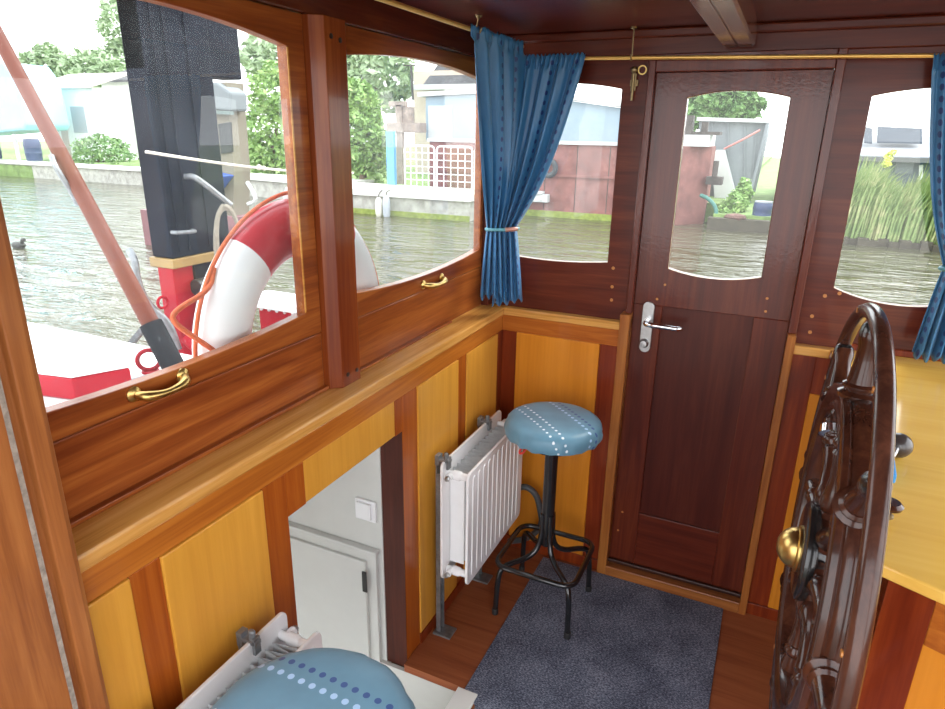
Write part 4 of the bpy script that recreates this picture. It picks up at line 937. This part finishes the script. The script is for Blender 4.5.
# ---- black steel mast casing
blk_st = plain('black painted steel', (.009,.011,.018), .55, 0, .3, 6, spec=.06)
mc = thing('mast_casing', (-1.40,-.30,.24), 'tall black steel mast casing standing outside the large left window', 'casing')
k = MB(); k.box((-1.42,-.44,1.235),(-1.30,-.115,2.75)); bd = k.build('casing_box', blk_st, mc, bevel=.008)
k = MB(); k.box((-1.42,-.44,1.955),(-1.305,.06,2.75)); k.build('head_box', blk_st, mc, bevel=.008)
for y in (-.40,-.345,-.24):
    k = MB(); k.box((-1.30,y-.006,1.26),(-1.292,y+.006,2.70)); k.build('rib', blk_st, bd, bevel=.002)
k = MB(); k.tube([(-1.299,-.43,1.345),(-1.265,-.425,1.345),(-1.265,-.335,1.340),(-1.299,-.33,1.34)], .008, 8, smooth=1); k.build('grab_handle', galv, bd, smooth=True)
k = MB(); k.box((-1.43,-.45,1.195),(-1.29,-.105,1.235)); k.build('timber_pad', plain('varnished timber pad', (.30,.19,.06), .4, 0, .2, 12), mc, bevel=.004)
k = MB(); k.box((-1.40,-.44,.24),(-1.31,-.3355,1.195)); st_ = k.build('red_stand', red_p, mc, bevel=.005)
k = MB(); k.box((-1.42,-.335,.24),(-1.302,-.19,1.195)); k.build('black_leg', blk_st, mc, bevel=.004)
k = MB(); k.cyl((-1.28,-.36,1.10),(-1.28,-.22,1.10),.036,n=16); k.cyl((-1.26,-.37,.955),(-1.26,-.25,.955),.024,n=14); k.box((-1.30,-.33,.86),(-1.25,-.27,1.05)); k.build('hinge_pipe', blk_pl, mc, smooth=True, bevel=.003)
k = MB(); k.tube([(-1.24,-.47,.92),(-1.20,-.46,.88),(-1.14,-.45,.84),(-1.08,-.50,.80),(-1.05,-.54,.72),(-1.05,-.55,.24)], .034, 12, smooth=2); k.build('bent_pipe', red_p, mc, smooth=True)
k = MB(); k.ring([(.024+.006*math.cos(2*PI*i/8), .006*math.sin(2*PI*i/8)) for i in range(8)], (-1.33,-.495,1.06), (1,0,0), 18); k.build('shackle', red_p, st_, smooth=True)
k = MB(); k.tube([(-1.295,-.33,1.56),(-1.26,-.325,1.565),(-1.235,-.30,1.54),(-1.19,-.20,1.44)], .012, 10, smooth=1); k.build('belaying_bar', galv, mc, smooth=True)
k = MB(); k.tube([(-1.45,-.52,1.27),(-1.40,-.54,1.24),(-1.38,-.56,1.15),(-1.36,-.54,1.05),(-1.30,-.50,.98),(-1.28,-.49,.86)], .015, 10, smooth=2); k.bar((-1.38,-.53,.98),(-1.52,-.56,.84),.03,.02); k.build('grey_bracket', galv, mc, smooth=True)
# ---- rope coil on the bar
k = MB(); pts = []
CL = Vector((-1.19,-.24,1.25))
for q in range(90):
    a = 2*PI*q/30; rr_ = 1+.06*math.sin(q*.37); pts.append(CL+Vector((.012*math.sin(q*.21)+.012*(q/90), .062*rr_*math.sin(a), .19*rr_*math.cos(a)*(1.0 if math.cos(a) > 0 else 1.15))))
k.tube(pts, .008, 8); tag(k.build('rope_coil', plain('pale weathered rope', (.27,.24,.19), .85, 0, .15, 40), None, root=CL, smooth=True), 'pale rope coil hanging on the black mast casing', 'rope')
k = MB(); pts = []
for q in range(31):
    t = q/30; pts.append(Vector((-1.2, -.58+t*1.3, 1.665-.135*t-.02*math.sin(PI*t))))
k.tube(pts, .0055, 8); k.ball((-1.2,.0,1.588), .013, 10); k.ball((-1.2,.03,1.583), .011, 10)
tag(k.build('taut_line', plain('cream cord', (.78,.72,.62), .8), None, root=Vector((-1.2,0,1.6)), smooth=True), 'thin cream line stretched across in front of the black casing', 'rope')
# ---- wooden boom leaning outside
bm_ = thing('boom_pole', (-1.0,-.70,.25), 'long reddish wooden pole leaning outside the large left window', 'pole')
p1 = at(152,326,-.85); p2 = at(4,47,-.85); p0 = p1+(p1-p2).normalized()*.20; dd = (p2-p1).normalized()
k = MB(); k.tube([p1, (p1+p2)*.5, p2, p2+dd*.5], .03, 16, rs=lambda t: .030-.011*t); k.build('spar', plain('reddish varnished spar', (.15,.045,.028), .45, 0, .15, 5, spec=.15), bm_, smooth=True)
k = MB(); k.cyl(p0, p1+dd*.01, .038, n=18); k.build('sleeve', plain('dark grey canvas sleeve', (.018,.021,.024), .8, 0, .2, 20, spec=.1), bm_, smooth=True)
c1 = p1+(p2-p1)*.62
k = MB(); k.tube([c1+Vector((0,-.035,.0)), c1+Vector((.03,-.05,-.03)), c1+Vector((.05,-.02,-.12)), c1+Vector((.02,.01,-.16))], .009, 8, smooth=2); k.build('cleat', galv, bm_, smooth=True)
# ---- lifebuoy
lb = Vector((-.205,-.975,1.222)); R0, rw, rh = .287, .074, .056
bu = thing('lifebuoy', lb, 'red and white lifebuoy hanging outside behind the post between the left windows', 'lifebuoy')
axl = Vector((1,0,0))
def seg(a0, a1, n):
    """arc of the buoy; angles from upward, towards +y"""
    k = MB(); t1 = Vector((0,0,1)); t2 = axl.cross(t1).normalized()
    if t2.y < 0: t2 = -t2
    vs = []; fs = []; m = 24
    for i in range(n+1):
        a = a0+(a1-a0)*i/n; e = t1*math.cos(a)+t2*math.sin(a)
        for j in range(m):
            w_ = 2*PI*j/m; vs.append(lb+e*(R0+rw*math.cos(w_))+axl*(rh*math.sin(w_)))
    for i in range(n):
        for j in range(m):
            j2 = (j+1) % m; fs.append((i*m+j, i*m+j2, (i+1)*m+j2, (i+1)*m+j))
    k.add(vs, fs); return k, t1, t2
wb = plain('white buoy shell', (.80,.82,.84), .35, 0, .04, 8, coat=.3); rb_ = plain('red buoy shell', (.45,.010,.022), .32, 0, .1, 8, coat=.2, spec=.3)
rad = math.radians
for a0, a1, mt, nm in ((-38,40,rb_,'red_band'),(40,142,wb,'white_band'),(142,228,rb_,'red_band'),(228,322,wb,'white_band')):
    k, T1, T2 = seg(rad(a0), rad(a1), 24); k.build(nm, mt, bu, smooth=True)
k = MB(); pts = []
for i in range(121):
    a = 2*PI*i/120; e = T1*math.cos(a)+T2*math.sin(a); sl_ = abs(math.sin(2*(a+rad(40))))
    pts.append(lb+e*(R0+rw+.007+.010*sl_)+axl*(.012*sl_))
k.tube(pts, .005, 8, closed=True); orng = plain('orange grab line', (.62,.12,.03), .7, 0, .15, 60); k.build('grab_line', orng, bu, smooth=True)
k = MB(); k.tube([(-.20,-1.262,1.45),(-.19,-1.29,1.405),(-.18,-1.40,1.385),(-.175,-1.415,1.365),(-.165,-1.36,1.31),(-.150,-1.325,1.272),(-.140,-1.315,1.24)], .006, 8, smooth=2); k.build('loose_line', orng, bu, smooth=True)
k = MB()
for a in (0,): e = T1; k.lathe([(.02,0),(.02,.012),(.013,.03),(0,.034)], lb+e*(R0+rw-.004), (0,0,1), 14)
k.build('hanger', pale, bu, smooth=True)
# chrome fitting between the spokes, on the desk behind the wheel

# ================================================================== LIGHT
w = bpy.data.worlds.new('overcast sky'); S.world = w; w.use_nodes = True; nt = w.node_tree; nt.nodes.clear()
out = N(nt, 'ShaderNodeOutputWorld'); bg = N(nt, 'ShaderNodeBackground'); nt.links.new(bg.outputs[0], out.inputs[0])
tc = N(nt, 'ShaderNodeTexCoord'); sp = N(nt, 'ShaderNodeSeparateXYZ'); nt.links.new(tc.outputs['Generated'], sp.inputs[0])
c = ramp(nt, sp.outputs[2], [(0.0, (.95,.97,1.0)), (.5, (.80,.88,1.0)), (1.0, (.72,.83,1.0))])
nz = noise(nt, tc.outputs['Generated'], 2.5, 4)
mx = N(nt, 'ShaderNodeMix', data_type='RGBA'); nt.links.new(nz, mx.inputs[0]); nt.links.new(c, mx.inputs[6]); mx.inputs[7].default_value = (1,1,1,1)
nt.links.new(mx.outputs[2], bg.inputs[0]); bg.inputs[1].default_value = 1.5
sun = bpy.data.lights.new('sun', 'SUN'); so = bpy.data.objects.new('sun', sun); COL.objects.link(so); sun.energy = 1.2; sun.angle = math.radians(25); sun.color = (1,.97,.92)
so.rotation_euler = (math.radians(-35), math.radians(25), 0)
vs_ = S.view_settings; vs_.view_transform = 'Standard'; vs_.look = 'None'; vs_.gamma = 1; vs_.use_curve_mapping = False
vs_.exposure = 1.55
